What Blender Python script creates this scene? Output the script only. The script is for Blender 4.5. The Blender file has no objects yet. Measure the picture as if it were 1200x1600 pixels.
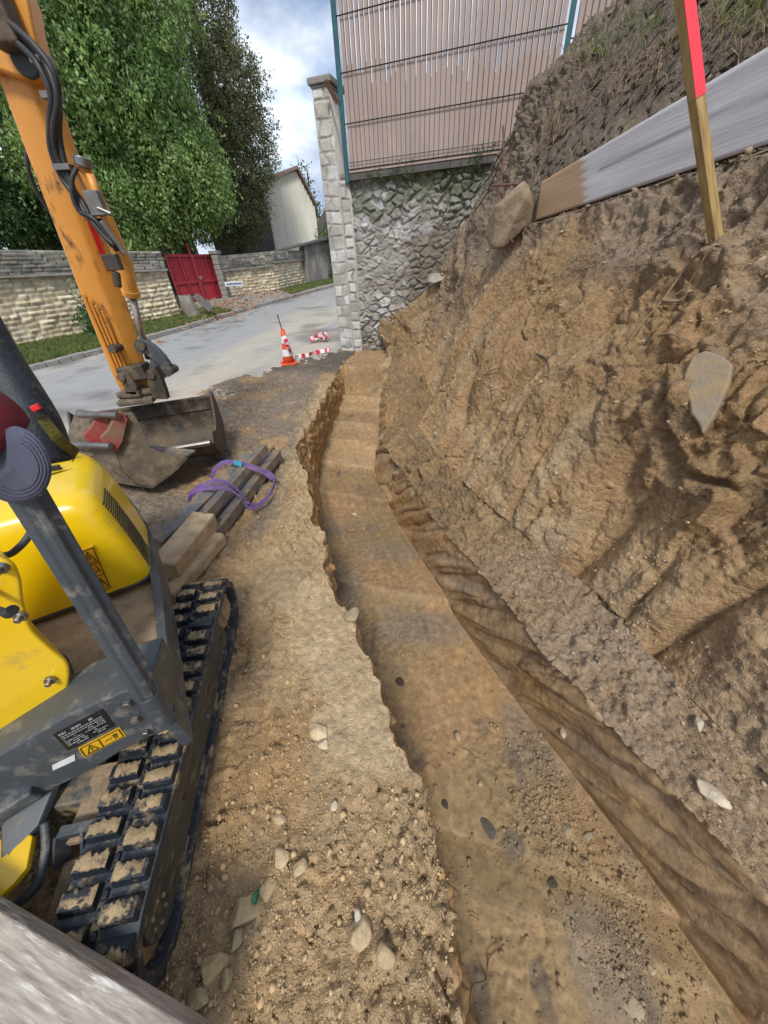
import bpy, bmesh, math, random
import numpy as np
from mathutils import Vector, Matrix
random.seed(7); rng=np.random.default_rng(7)
SC=bpy.context.scene; COL=SC.collection
# ------------------------------------------------------------------ camera
FPX=540.; CAMH=1.7; SLOPE=.04          # metres; ground climbs gently away from the camera
_D=np.array([45.,735.,FPX]); _D/=np.linalg.norm(_D)
_R=np.array([735.,-45.,0.]); _R/=np.linalg.norm(_R)
_F=np.cross(_R,_D); _F*=np.sign(_F[2])
cam=bpy.data.cameras.new('camera'); co=bpy.data.objects.new('camera',cam); COL.objects.link(co)
def _w(v): return Vector((v@_R, v@_F, -(v@_D)))
cx,cy,cz=_w(np.array([1.,0,0])),_w(np.array([0,-1.,0])),_w(np.array([0,0,-1.]))
m=Matrix((cx,cy,cz)).transposed().to_4x4(); m.translation=Vector((0,0,CAMH)); co.matrix_world=m
cam.sensor_fit='HORIZONTAL'; cam.sensor_width=36; cam.lens=36*FPX/1200.
cam.clip_start=.02; cam.clip_end=2000; SC.camera=co
SC.render.resolution_x=768; SC.render.resolution_y=1024
# ------------------------------------------------------------------ light
SUN_EL,SUN_AZ=math.radians(52),math.radians(180)   # azimuth measured clockwise from +Y: behind-left
W=bpy.data.worlds.new('World'); SC.world=W; W.use_nodes=True
nt=W.node_tree; N=nt.nodes; L=nt.links; N.clear()
out=N.new('ShaderNodeOutputWorld'); bg=N.new('ShaderNodeBackground'); sky=N.new('ShaderNodeTexSky')
sky.sky_type='NISHITA'; sky.sun_disc=False; sky.sun_elevation=SUN_EL; sky.sun_rotation=SUN_AZ
tc=N.new('ShaderNodeTexCoord'); mp=N.new('ShaderNodeMapping'); mp.inputs['Scale'].default_value=(1,1,2.2); mp.inputs['Location'].default_value=(.9,.35,.2)
n1=N.new('ShaderNodeTexNoise'); n1.inputs['Scale'].default_value=3.2; n1.inputs['Detail'].default_value=7; n1.inputs['Roughness'].default_value=.52
n2=N.new('ShaderNodeTexNoise'); n2.inputs['Scale'].default_value=5.; n2.inputs['Detail'].default_value=5
r1=N.new('ShaderNodeValToRGB'); r1.color_ramp.elements[0].position=.36; r1.color_ramp.elements[1].position=.5
r2=N.new('ShaderNodeValToRGB'); r2.color_ramp.elements[0].position=.38; r2.color_ramp.elements[1].position=.62
r2.color_ramp.elements[0].color=(2.9,3.6,5.0,1); r2.color_ramp.elements[1].color=(7.6,8.2,9.2,1)
mx=N.new('ShaderNodeMixRGB')
L.new(tc.outputs['Generated'],mp.inputs[0]); L.new(mp.outputs[0],n1.inputs[0]); L.new(mp.outputs[0],n2.inputs[0])
L.new(n1.outputs[0],r1.inputs[0]); L.new(n2.outputs[0],r2.inputs[0]); L.new(r1.outputs[0],mx.inputs[0])
L.new(sky.outputs[0],mx.inputs[1]); L.new(r2.outputs[0],mx.inputs[2]); L.new(mx.outputs[0],bg.inputs[0])
bg.inputs[1].default_value=.098; L.new(bg.outputs[0],out.inputs[0])
sl=bpy.data.lights.new('sun','SUN'); so=bpy.data.objects.new('sun',sl); COL.objects.link(so)
sl.energy=2.0; sl.angle=math.radians(14); sl.color=(1,.95,.86)
sd=Vector((math.sin(SUN_AZ)*math.cos(SUN_EL),math.cos(SUN_AZ)*math.cos(SUN_EL),math.sin(SUN_EL)))
so.rotation_euler=sd.to_track_quat('Z','Y').to_euler(); so.location=(0,0,20)
SC.view_settings.view_transform='Standard'; SC.view_settings.look='None'; SC.view_settings.exposure=.58; SC.view_settings.gamma=1
SC.render.engine='CYCLES'
# ------------------------------------------------------------------ picking points
def ray(px,py):
    v=np.array([px-600.,py-800.,FPX]); return np.array([v@_R,v@_F,-(v@_D)])
C0=np.array([0,0,CAMH])
def AY(px,py,y): r=ray(px,py); return Vector(C0+r*(y/r[1]))
def AX(px,py,x): r=ray(px,py); return Vector(C0+r*(x/r[0]))
def AZ(px,py,z): r=ray(px,py); return Vector(C0+r*((z-CAMH)/r[2]))
def G(px,py,dz=0.): r=ray(px,py); return Vector(C0+r*((dz-CAMH)/(r[2]-SLOPE*r[1])))
def AP(px,py,a,b):            # onto the vertical plane through a and b
    a,b=Vector(a),Vector(b); n=Vector((-(b.y-a.y),b.x-a.x,0)); r=Vector(ray(px,py)); c=Vector(C0)
    return c+r*((a-c).dot(n)/r.dot(n))
def gz(y): return SLOPE*y
# ------------------------------------------------------------------ numpy noise
def _h(ix,iy,iz,s):
    h=(ix.astype(np.int64)*374761393+iy.astype(np.int64)*668265263+iz.astype(np.int64)*2147483647+s*1274126177)&0xffffffff
    h=((h^(h>>13))*1274126177)&0xffffffff; h=((h^(h>>16))*2246822519)&0xffffffff
    return ((h^(h>>15))&0xffffff)/float(0xffffff)
def vnoise(P,s=0):
    I=np.floor(P); f=P-I; f=f*f*(3-2*f); x,y,z=I[:,0],I[:,1],I[:,2]; r=0
    for a in (0,1):
        for b in (0,1):
            for c in (0,1):
                r=r+_h(x+a,y+b,z+c,s)*(f[:,0] if a else 1-f[:,0])*(f[:,1] if b else 1-f[:,1])*(f[:,2] if c else 1-f[:,2])
    return r*2-1
def fbm(P,o=4,s=0,g=.5,ridge=False):
    r=0;a=1.;t=0
    for k in range(o):
        n=vnoise(P*(2.03**k)+k*17.3,s+k)
        if ridge: n=1-2*np.abs(n)
        r=r+a*n; t+=a; a*=g
    return r/t
def worley(P,s=0):
    I=np.floor(P); f=P-I; F1=np.full(len(P),9.); F2=F1.copy(); idv=np.zeros(len(P))
    for a in (-1,0,1):
        for b in (-1,0,1):
            for c in (-1,0,1):
                x,y,z=I[:,0]+a,I[:,1]+b,I[:,2]+c
                d=np.sqrt((a+_h(x,y,z,s)-f[:,0])**2+(b+_h(x,y,z,s+1)-f[:,1])**2+(c+_h(x,y,z,s+2)-f[:,2])**2)
                nid=_h(x,y,z,s+3); cl=d<F1
                F2=np.where(cl,F1,np.minimum(F2,d)); idv=np.where(cl,nid,idv); F1=np.where(cl,d,F1)
    return F1,F2,idv
def facet(P,s=0):
    """broken clods: every cell is a flat, randomly tilted face"""
    I=np.floor(P); f=P-I; F1=np.full(len(P),9.); F2=F1.copy(); pr=np.zeros(len(P))
    for a in (-1,0,1):
        for b in (-1,0,1):
            for c in (-1,0,1):
                x,y,z=I[:,0]+a,I[:,1]+b,I[:,2]+c
                dx=f[:,0]-a-_h(x,y,z,s); dy=f[:,1]-b-_h(x,y,z,s+1); dz=f[:,2]-c-_h(x,y,z,s+2)
                d=np.sqrt(dx*dx+dy*dy+dz*dz); u=_h(x,y,z,s+3)*2-1; v=_h(x,y,z,s+4)*2-1; w=_h(x,y,z,s+5)*2-1
                q=dx*u+dy*v+dz*w+.5*(_h(x,y,z,s+6)-.5); cl=d<F1
                F2=np.where(cl,F1,np.minimum(F2,d)); pr=np.where(cl,q,pr); F1=np.where(cl,d,F1)
    return F1,F2,pr
def ss(a,b,x): t=np.clip((x-a)/(b-a),0,1); return t*t*(3-2*t)
# ------------------------------------------------------------------ materials
def lin(c): return tuple(((v/255.)/12.92 if v/255.<.04045 else ((v/255.+.055)/1.055)**2.4) for v in c)
def mat(name,base,alt=None,scale=8,rough=.8,metal=0,bump=0,bscale=40,dirt=None,dscale=5,dthr=(.5,.62),coat=0,attr=None,amix=1,stretch=(1,1,1),spec=.5,vary=.25,dirtrough=.95,bdist=.01,emis=0,trans=0,grit=0):
    """procedural material; colours are linear base colours"""
    m=bpy.data.materials.new(name); m.use_nodes=True; nt=m.node_tree; N=nt.nodes; L=nt.links
    b=N['Principled BSDF']; b.inputs['Roughness'].default_value=rough; b.inputs['Metallic'].default_value=metal
    b.inputs['Specular IOR Level'].default_value=spec
    if coat: b.inputs['Coat Weight'].default_value=coat; b.inputs['Coat Roughness'].default_value=.15
    tc=N.new('ShaderNodeTexCoord'); mp=N.new('ShaderNodeMapping'); mp.inputs['Scale'].default_value=stretch; L.new(tc.outputs['Object'],mp.inputs[0])
    def noise(sc,det=6,ro=.6):
        n=N.new('ShaderNodeTexNoise'); n.inputs['Scale'].default_value=sc; n.inputs['Detail'].default_value=det; n.inputs['Roughness'].default_value=ro; L.new(mp.outputs[0],n.inputs[0]); return n
    def ramp(src,p0,p1,c0=(0,0,0,1),c1=(1,1,1,1)):
        r=N.new('ShaderNodeValToRGB'); e=r.color_ramp.elements; e[0].position=p0; e[1].position=p1; e[0].color=c0; e[1].color=c1; L.new(src,r.inputs[0]); return r.outputs[0]
    def mix(f,a,bb,mode='MIX'):
        x=N.new('ShaderNodeMixRGB'); x.blend_type=mode
        for i,v in ((0,f),(1,a),(2,bb)):
            if hasattr(v,'is_output'): L.new(v,x.inputs[i])
            elif i==0: x.inputs[0].default_value=v
            else: x.inputs[i].default_value=(*v[:3],1)
        return x.outputs[0]
    alt=alt or tuple(v*(1-vary) for v in base)
    c=ramp(noise(scale).outputs[0],.35,.65,(*base,1),(*alt,1))
    if attr:
        a=N.new('ShaderNodeAttribute'); a.attribute_name=attr
        c=mix(1.,a.outputs['Color'],ramp(noise(scale,8,.7).outputs[0],.3,.7,(1-vary,1-vary,1-vary,1),(1+vary,1+vary,1+vary,1)),'MULTIPLY')
    if dirt:
        f=ramp(noise(dscale,8,.7).outputs[0],*dthr); c=mix(f,c,dirt)
        rr=N.new('ShaderNodeMapRange'); L.new(f,rr.inputs[0]); rr.inputs[3].default_value=rough; rr.inputs[4].default_value=dirtrough; L.new(rr.outputs[0],b.inputs['Roughness'])
        if metal:
            r3=N.new('ShaderNodeMapRange'); L.new(f,r3.inputs[0]); r3.inputs[3].default_value=metal; r3.inputs[4].default_value=0; L.new(r3.outputs[0],b.inputs['Metallic'])
    L.new(c,b.inputs['Base Color'])
    if trans:
        t=N.new('ShaderNodeBsdfTranslucent'); L.new(c,t.inputs[0]); ms=N.new('ShaderNodeMixShader'); ms.inputs[0].default_value=trans
        L.new(b.outputs[0],ms.inputs[1]); L.new(t.outputs[0],ms.inputs[2]); L.new(ms.outputs[0],N['Material Output'].inputs[0])
    if bump:
        bn=N.new('ShaderNodeBump'); bn.inputs['Strength'].default_value=bump; bn.inputs['Distance'].default_value=bdist
        h=noise(bscale,5,.7).outputs[0]
        if grit:
            for sc,wt in ((34,1.),(95,.55)):
                v=N.new('ShaderNodeTexVoronoi'); v.inputs['Scale'].default_value=sc; v.feature='F1'; wm=N.new('ShaderNodeMixRGB'); wm.blend_type='ADD'; wm.inputs[0].default_value=.05
                L.new(mp.outputs[0],wm.inputs[1]); L.new(noise(sc*.6,3,.6).outputs['Color'],wm.inputs[2]); L.new(wm.outputs[0],v.inputs['Vector'])
                ma=N.new('ShaderNodeMath'); ma.operation='MULTIPLY_ADD'; L.new(v.outputs['Distance'],ma.inputs[0]); ma.inputs[1].default_value=-grit*wt; L.new(h,ma.inputs[2]); h=ma.outputs[0]
                # each clod turns a slightly different tone
                if sc==34:
                    sp=N.new('ShaderNodeSeparateColor'); L.new(v.outputs['Color'],sp.inputs[0]); cm_=mix(1.,c,ramp(sp.outputs[0],0,1,(.86,.86,.86,1),(1.14,1.14,1.14,1)),'MULTIPLY'); L.new(cm_,b.inputs['Base Color'])
        L.new(h,bn.inputs['Height']); L.new(bn.outputs[0],b.inputs['Normal'])
    return m
DIRT=(.36,.25,.13)
M=dict(
 soil=mat('soil',(.3,.2,.1),attr='Col',scale=28,rough=.92,bump=1.,bscale=55,vary=.25,bdist=.016,spec=.2,grit=.7),
 soilfine=mat('damp_soil',(.3,.2,.1),attr='Col',scale=22,rough=.85,bump=.6,bscale=75,vary=.2,bdist=.008,spec=.25,grit=.12),
 stone=mat('rubble_stone',(.4,.35,.28),attr='Col',scale=14,rough=.9,bump=.8,bscale=45,vary=.22,bdist=.012,spec=.3),
 crumb=mat('crumb',(.4,.3,.18),attr='Col',scale=60,rough=.95,bump=.5,bscale=120,vary=.2,bdist=.003,spec=.2),
 asphalt=mat('asphalt',(.23,.225,.22),attr='Col',scale=60,rough=.9,bump=.4,bscale=260,vary=.16,bdist=.004),
 kerb=mat('kerbstone',(.3,.28,.25),(.2,.19,.17),scale=5,rough=.9,bump=.6,bscale=40),
 gravel=mat('gravel',(.36,.34,.31),(.24,.22,.2),scale=90,rough=.95,bump=.8,bscale=120),
 grassbase=mat('turf',(.12,.14,.05),(.2,.16,.09),scale=4,rough=.95,bump=.8,bscale=60),
 blade=mat('grass_blade',(.10,.17,.035),(.2,.22,.07),scale=6,rough=.6,trans=.3),
 leafA=mat('walnut_leaf',(.11,.235,.05),attr='Col',scale=1.1,rough=.45,trans=.33,vary=.4),
 leafdead=mat('dead_leaf',(.42,.2,.09),(.3,.17,.09),scale=30,rough=.8),
 bark=mat('bark',(.09,.07,.05),(.05,.04,.03),scale=12,rough=.95,bump=.8,bscale=30),
 redgate=mat('red_paint',(.33,.018,.03),(.24,.015,.025),scale=5,rough=.5,dirt=(.3,.12,.1),dthr=(.68,.9)),
 barn=mat('barn_cladding',(.80,.78,.70),(.68,.67,.58),scale=3,rough=.8,stretch=(1,1,.2),dirt=(.42,.44,.36),dscale=2,dthr=(.55,.95)),
 darkwood=mat('dark_wood',(.13,.12,.115),(.07,.065,.06),scale=9,rough=.9,stretch=(3,3,.3),bump=.4),
 roof=mat('roof_sheet',(.3,.2,.16),(.2,.15,.13),scale=5,rough=.85),
 render=mat('white_render',(.7,.68,.64),scale=4,rough=.9),
 green=mat('green_metal',(.025,.11,.12),(.02,.08,.09),scale=12,rough=.45,dirt=(.12,.13,.1),dthr=(.62,.8)),
 wire=mat('green_wire',(.02,.045,.04),(.03,.05,.045),scale=20,rough=.5),
 pinkslat=mat('privacy_slat',(.43,.325,.285),(.36,.27,.235),scale=4,rough=.7,stretch=(1,1,.3)),
 plank=mat('weathered_plank',(.42,.42,.44),attr='Col',scale=12,rough=.85,stretch=(.22,5,7),bump=.5,bscale=16,vary=.15,bdist=.005),
 stake=mat('stake_timber',(.42,.29,.11),(.24,.15,.06),scale=16,rough=.8,stretch=(3,3,.4),bump=.5,bscale=30,bdist=.004),
 pinkpaint=mat('fluorescent_paint',(.85,.045,.075),(.7,.04,.06),scale=20,rough=.75,dirt=(.5,.2,.15),dthr=(.68,.8)),
 oldwood=mat('old_timber',(.42,.37,.32),(.22,.18,.15),scale=11,rough=.9,stretch=(.6,6,6),bump=.9,bscale=16,dirt=(.62,.60,.56),dscale=9,dthr=(.54,.66),bdist=.006),
 yellow=mat('yellow_paint',(.80,.55,.004),(.76,.50,.004),scale=2,rough=.33,coat=.4,dirt=(.36,.24,.09),dscale=9,dthr=(.57,.80),spec=.5,bump=.05,bscale=6),
 ylow=mat('yellow_panel',(.80,.52,.004),(.76,.47,.004),scale=2,rough=.34,coat=.35,dirt=(.33,.22,.09),dscale=9,dthr=(.57,.8)),
 grey=mat('grey_steel_paint',(.06,.072,.085),(.045,.054,.064),scale=5,rough=.45,dirt=(.33,.28,.21),dscale=13,dthr=(.52,.82)),
 greyd=mat('muddy_grey_steel',(.07,.08,.09),scale=5,rough=.5,dirt=(.34,.24,.13),dscale=5,dthr=(.42,.58),bump=.4,bscale=60),
 framepl=mat('scratched_frame_paint',(.05,.056,.05),(.035,.04,.036),scale=8,rough=.5,dirt=(.30,.235,.14),dscale=22,dthr=(.52,.72),stretch=(5,.35,5),bump=.2,bscale=60),
 tapecol=mat('barrier_tape_film',(.7,.7,.7),attr='Col',scale=20,rough=.45,vary=.1),
 bucketb=mat('mottled_bucket_steel',(.15,.115,.08),(.09,.07,.05),scale=7,rough=.75,dirt=(.24,.185,.12),dscale=11,dthr=(.48,.66),bump=.7,bscale=50),
 mud=mat('dry_mud',(.42,.31,.19),(.22,.16,.105),scale=9,rough=.95,bump=.9,bscale=50),
 rubber=mat('track_rubber',(.02,.028,.04),(.03,.038,.05),scale=12,rough=.55,dirt=(.33,.245,.14),dscale=16,dthr=(.50,.66),bump=.4,bscale=60),
 rubberc=mat('rubber_clean',(.012,.017,.026),scale=12,rough=.5,dirt=(.28,.21,.13),dscale=20,dthr=(.54,.74),bump=.3,bscale=70),
 caked=mat('caked_mud',(.46,.34,.19),(.28,.2,.11),scale=22,rough=.97,bump=1,bscale=70,dirt=(.035,.04,.045),dscale=16,dthr=(.52,.60)),
 orange=mat('orange_paint',(.70,.305,.05),(.62,.26,.045),scale=3,rough=.42,coat=.2,dirt=(.11,.06,.03),dscale=9,dthr=(.55,.68),stretch=(1,1,.45)),
 rusty=mat('muddy_bucket_steel',(.05,.045,.04),(.085,.06,.042),scale=7,rough=.55,metal=.35,dirt=(.17,.125,.08),dscale=8,dthr=(.45,.68),bump=.5,bscale=50),
 steel=mat('pin_steel',(.3,.29,.28),(.2,.18,.16),scale=9,rough=.35,metal=.9,dirt=(.16,.12,.08),dthr=(.5,.7)),
 chrome=mat('chrome_rod',(.45,.4,.36),rough=.25,metal=.9,dirt=(.1,.08,.06),dthr=(.5,.7)),
 black=mat('black_hose',(.014,.014,.016),(.03,.03,.03),scale=20,rough=.5),
 redpaint=mat('red_bracket',(.35,.03,.03),(.22,.05,.04),scale=8,rough=.6,dirt=(.2,.12,.08),dthr=(.45,.6)),
 purple=mat('purple_webbing',(.26,.15,.40),(.17,.10,.30),scale=30,rough=.85,bump=.5,bscale=260,dirt=(.30,.23,.17),dscale=14,dthr=(.50,.72)),
 cyan=mat('blue_label',(.05,.42,.6),rough=.6),
 burg=mat('burgundy_cloth',(.16,.012,.022),(.12,.01,.018),scale=12,rough=.9,bump=.3,bscale=300),
 navy=mat('slate_cloth',(.10,.105,.16),(.075,.08,.125),scale=12,rough=.9,bump=.4,bscale=300),
 stitch=mat('stitching',(.03,.03,.06),rough=.9),
 coneo=mat('cone_orange',(.72,.09,.03),(.6,.07,.02),scale=10,rough=.5,dirt=(.3,.16,.1),dthr=(.6,.8)),
 white=mat('white_film',(.75,.75,.74),(.6,.6,.58),scale=10,rough=.5),
 tapered=mat('tape_red',(.65,.03,.06),rough=.45),
 label=mat('black_label',(.012,.012,.014),rough=.4), labelt=mat('label_print',(.33,.34,.36),rough=.5),
 ylabel=mat('yellow_label',(.75,.43,.01),rough=.45), ink=mat('label_ink',(.02,.015,.01),rough=.6), orlabel=mat('orange_label',(.78,.4,.01),rough=.45),
 signw=mat('sign_white',(.68,.72,.76),rough=.4), signb=mat('sign_blue',(.05,.1,.22),rough=.4),
 rootd=mat('dark_root',(.07,.055,.045),scale=20,rough=.9), slab=mat('scraped_clay',(.29,.235,.17),(.21,.165,.115),scale=9,rough=.9,bump=.9,bscale=28,dirt=(.34,.24,.13),dscale=9,dthr=(.46,.62)),
 root=mat('root',(.32,.22,.14),(.2,.14,.09),scale=20,rough=.9), rust=mat('rusty_rebar',(.16,.08,.05),(.1,.05,.04),scale=20,rough=.9),
 glassg=mat('green_glass',(.02,.2,.09),rough=.1), seatb=mat('belt_web',(.06,.065,.02),(.15,.13,.02),scale=40,rough=.7),
 redplastic=mat('red_plastic',(.8,.02,.03),rough=.35), steelbar=mat('grey_steel_bar',(.15,.155,.17),(.08,.08,.085),scale=14,rough=.55,metal=.2,dirt=(.25,.18,.11),dscale=9,dthr=(.42,.60),bump=.7,bscale=40),
 woodblock=mat('muddy_timber',(.56,.43,.27),(.36,.25,.14),scale=9,rough=.92,bump=.8,bscale=45,bdist=.008),
)
# ------------------------------------------------------------------ mesh building
def link_mesh(name,V,Fc,material,parent=None,origin=None,smooth=False,cols=None):
    me=bpy.data.meshes.new(name); V=np.asarray(V,dtype=float).reshape(-1,3)
    o0=np.array(parent.location if parent is not None and origin is None else (origin if origin is not None else (0,0,0)),dtype=float)
    if parent is not None: # world location of parent
        p=parent; o0=np.zeros(3)
        while p is not None: o0+=np.array(p.location); p=p.parent
        if origin is None: loc=(0,0,0)
        else: loc=tuple(np.array(origin)-o0); o0=np.array(origin,dtype=float)
    else: loc=tuple(o0)
    V=V-o0
    if isinstance(Fc,np.ndarray):
        k=Fc.shape[1]; me.vertices.add(len(V)); me.vertices.foreach_set('co',V.ravel())
        me.loops.add(Fc.size); me.loops.foreach_set('vertex_index',Fc.ravel().astype(np.int32))
        me.polygons.add(len(Fc)); me.polygons.foreach_set('loop_start',np.arange(0,Fc.size,k,dtype=np.int32)); me.polygons.foreach_set('loop_total',np.full(len(Fc),k,dtype=np.int32))
        me.update(calc_edges=True)
    else: me.from_pydata([tuple(v) for v in V],[],[tuple(f) for f in Fc]); me.update()
    if cols is not None:
        a=me.color_attributes.new('Col','FLOAT_COLOR','POINT'); a.data.foreach_set('color',np.hstack([cols,np.ones((len(cols),1))]).astype(np.float32).ravel())
    if smooth: me.polygons.foreach_set('use_smooth',np.ones(len(me.polygons),dtype=bool))
    o=bpy.data.objects.new(name,me); COL.objects.link(o); me.materials.append(material); o.location=loc
    if parent is not None: o.parent=parent
    return o
class MB:
    def __init__(s): s.V=[]; s.F=[]
    def add(s,V,F):
        n=len(s.V); s.V+= [tuple(v) for v in V]; s.F+=[tuple(i+n for i in f) for f in F]; return s
    def hexa(s,a,b):      # two quads (lists of 4 points) joined
        return s.add(list(a)+list(b),[(3,2,1,0),(4,5,6,7),(0,1,5,4),(1,2,6,5),(2,3,7,6),(3,0,4,7)])
    def box(s,c,size,ax=None):
        c=Vector(c); ax=ax or (Vector((1,0,0)),Vector((0,1,0)),Vector((0,0,1))); h=[ax[i]*size[i]/2 for i in range(3)]
        q=lambda k:[c-h[0]-h[1]+k*h[2],c+h[0]-h[1]+k*h[2],c+h[0]+h[1]+k*h[2],c-h[0]+h[1]+k*h[2]]
        return s.hexa(q(-1),q(1))
    def beam(s,p,q,w,h,up=(0,0,1),w2=None,h2=None):
        p,q=Vector(p),Vector(q); d=(q-p).normalized(); a=d.cross(Vector(up)).normalized(); b=a.cross(d).normalized(); w2=w2 or w; h2=h2 or h
        f=lambda c,w,h:[c-a*w/2-b*h/2,c+a*w/2-b*h/2,c+a*w/2+b*h/2,c-a*w/2+b*h/2]
        return s.hexa(f(p,w,h),f(q,w2,h2))
    def tube(s,pts,r,n=10,cap=True,ry=None):
        pts=[Vector(p) for p in pts]; rr=r if isinstance(r,(list,tuple)) else [r]*len(pts); V=[];F=[]
        d=(pts[1]-pts[0]).normalized(); a=d.orthogonal().normalized()
        for i,p in enumerate(pts):
            d=((pts[min(i+1,len(pts)-1)]-pts[max(i-1,0)])).normalized(); a=(a-d*a.dot(d)).normalized(); b=d.cross(a)
            for k in range(n):
                t=2*math.pi*k/n; V.append(p+(a*math.cos(t)+b*math.sin(t))*rr[i])
        for i in range(len(pts)-1):
            for k in range(n): F.append((i*n+k,i*n+(k+1)%n,(i+1)*n+(k+1)%n,(i+1)*n+k))
        if cap: F.append(tuple(range(n-1,-1,-1))); F.append(tuple((len(pts)-1)*n+k for k in range(n)))
        return s.add(V,F)
    def cyl(s,p,q,r,n=20): return s.tube([p,q],r,n)
    def prism(s,poly,vec):  # poly: 3D points
        poly=[Vector(p) for p in poly]; vec=Vector(vec); n=len(poly)
        return s.add(poly+[p+vec for p in poly],[tuple(range(n-1,-1,-1)),tuple(range(n,2*n))]+[(i,(i+1)%n,n+(i+1)%n,n+i) for i in range(n)])
    def loft(s,rings,cap=True,closed=True):
        n=len(rings[0]); V=[p for r in rings for p in r]; F=[]
        for i in range(len(rings)-1):
            for k in range(n if closed else n-1): F.append((i*n+k,i*n+(k+1)%n,(i+1)*n+(k+1)%n,(i+1)*n+k))
        if cap: F.append(tuple(range(n-1,-1,-1))); F.append(tuple((len(rings)-1)*n+k for k in range(n)))
        return s.add(V,F)
    def ribbon(s,pts,dirs,w,t=.003):
        rings=[]
        for i,p in enumerate(pts):
            p=Vector(p); d=(Vector(pts[min(i+1,len(pts)-1)])-Vector(pts[max(i-1,0)])).normalized(); a=Vector(dirs[i]); a=(a-d*a.dot(d)).normalized(); b=d.cross(a)
            rings.append([p-a*w/2-b*t/2,p+a*w/2-b*t/2,p+a*w/2+b*t/2,p-a*w/2+b*t/2])
        return s.loft(rings)
    def build(s,name,material,parent=None,origin=None,bevel=0,smooth=False,subsurf=0,seg=2,cols=None):
        o=link_mesh(name,s.V,s.F,material,parent,origin,smooth or bevel>0,cols)
        bm=bmesh.new(); bm.from_mesh(o.data); bmesh.ops.recalc_face_normals(bm,faces=bm.faces); bm.to_mesh(o.data); bm.free()
        if bevel: b=o.modifiers.new('bevel','BEVEL'); b.width=bevel; b.segments=seg; b.limit_method='ANGLE'; b.angle_limit=math.radians(35); b.harden_normals=True
        if subsurf: b=o.modifiers.new('sub','SUBSURF'); b.levels=subsurf; b.render_levels=subsurf
        return o
def reframe(o,xd,zd):
    # turn a mesh into its own frame (x along the grain) and stand it back with a rotation
    xd=Vector(xd).normalized(); yd=Vector(zd).cross(xd).normalized(); zd=xd.cross(yd).normalized(); R=Matrix((xd,yd,zd)).transposed()
    o.data.transform(R.inverted().to_4x4()); o.rotation_euler=R.to_euler(); return o
def tag(o,label=None,cat=None,group=None,kind=None):
    if label: o['label']=label
    if cat: o['category']=cat
    if group: o['group']=group
    if kind: o['kind']=kind
    return o
def empty(name,loc,label=None,cat=None,group=None):
    o=bpy.data.objects.new(name,None); COL.objects.link(o); o.location=loc; o.empty_display_size=.1
    return tag(o,label,cat,group)
def catmull(pts,n=8):
    P=[Vector(p) for p in pts]; P=[P[0]*2-P[1]]+P+[P[-1]*2-P[-2]]; out=[]
    for i in range(1,len(P)-2):
        for k in range(n):
            t=k/n; a,b,c,d=P[i-1],P[i],P[i+1],P[i+2]
            out.append(.5*((2*b)+(c-a)*t+(2*a-5*b+4*c-d)*t*t+(3*b-a-3*c+d)*t**3))
    out.append(P[-2]); return out
def gridfaces(nr,nc):
    i=np.arange(nr-1)[:,None]*nc+np.arange(nc-1)[None,:]
    return np.stack([i,i+1,i+nc+1,i+nc],-1).reshape(-1,4)

# ================================================================== EARTH
# knots of the cross-section at each y: (x,z) for B lip, C, D, E, F, G, H, I, J, K, L
def interp(tab,y):
    ys=[r[0] for r in tab]; return np.stack([np.interp(y,ys,[r[k] for r in tab]) for k in range(1,len(tab[0]))],-1)
tB=[(-3,.9),(-.6,.22),(-.07,.14),(.04,.11),(.19,.12),(.45,.06),(.64,-.03),(.89,-.08),(1.16,-.19),(1.57,-.42),(2.25,-.56),(2.63,-.67),(3.37,-.89),(3.83,-.83),(6.05,-.60),(6.35,-.54),(9,.1)]
tC=[(-3,1.2),(-.6,.42),(-.11,.25),(.2,.19),(.53,.08),(.94,-.04),(1.6,-.27),(2.05,-.5),(3.34,-.74),(4.14,-.85),(5.03,-.74),(6.25,-.5),(9,.2)]
tD=[(-3,2.5),(-.6,1.5),(-.14,1.34),(.1,1.25),(.36,1.15),(.89,.92),(1.76,.58),(3.61,-.06),(4.03,-.08),(4.9,-.01),(6.3,.14),(9,.8)]
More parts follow.
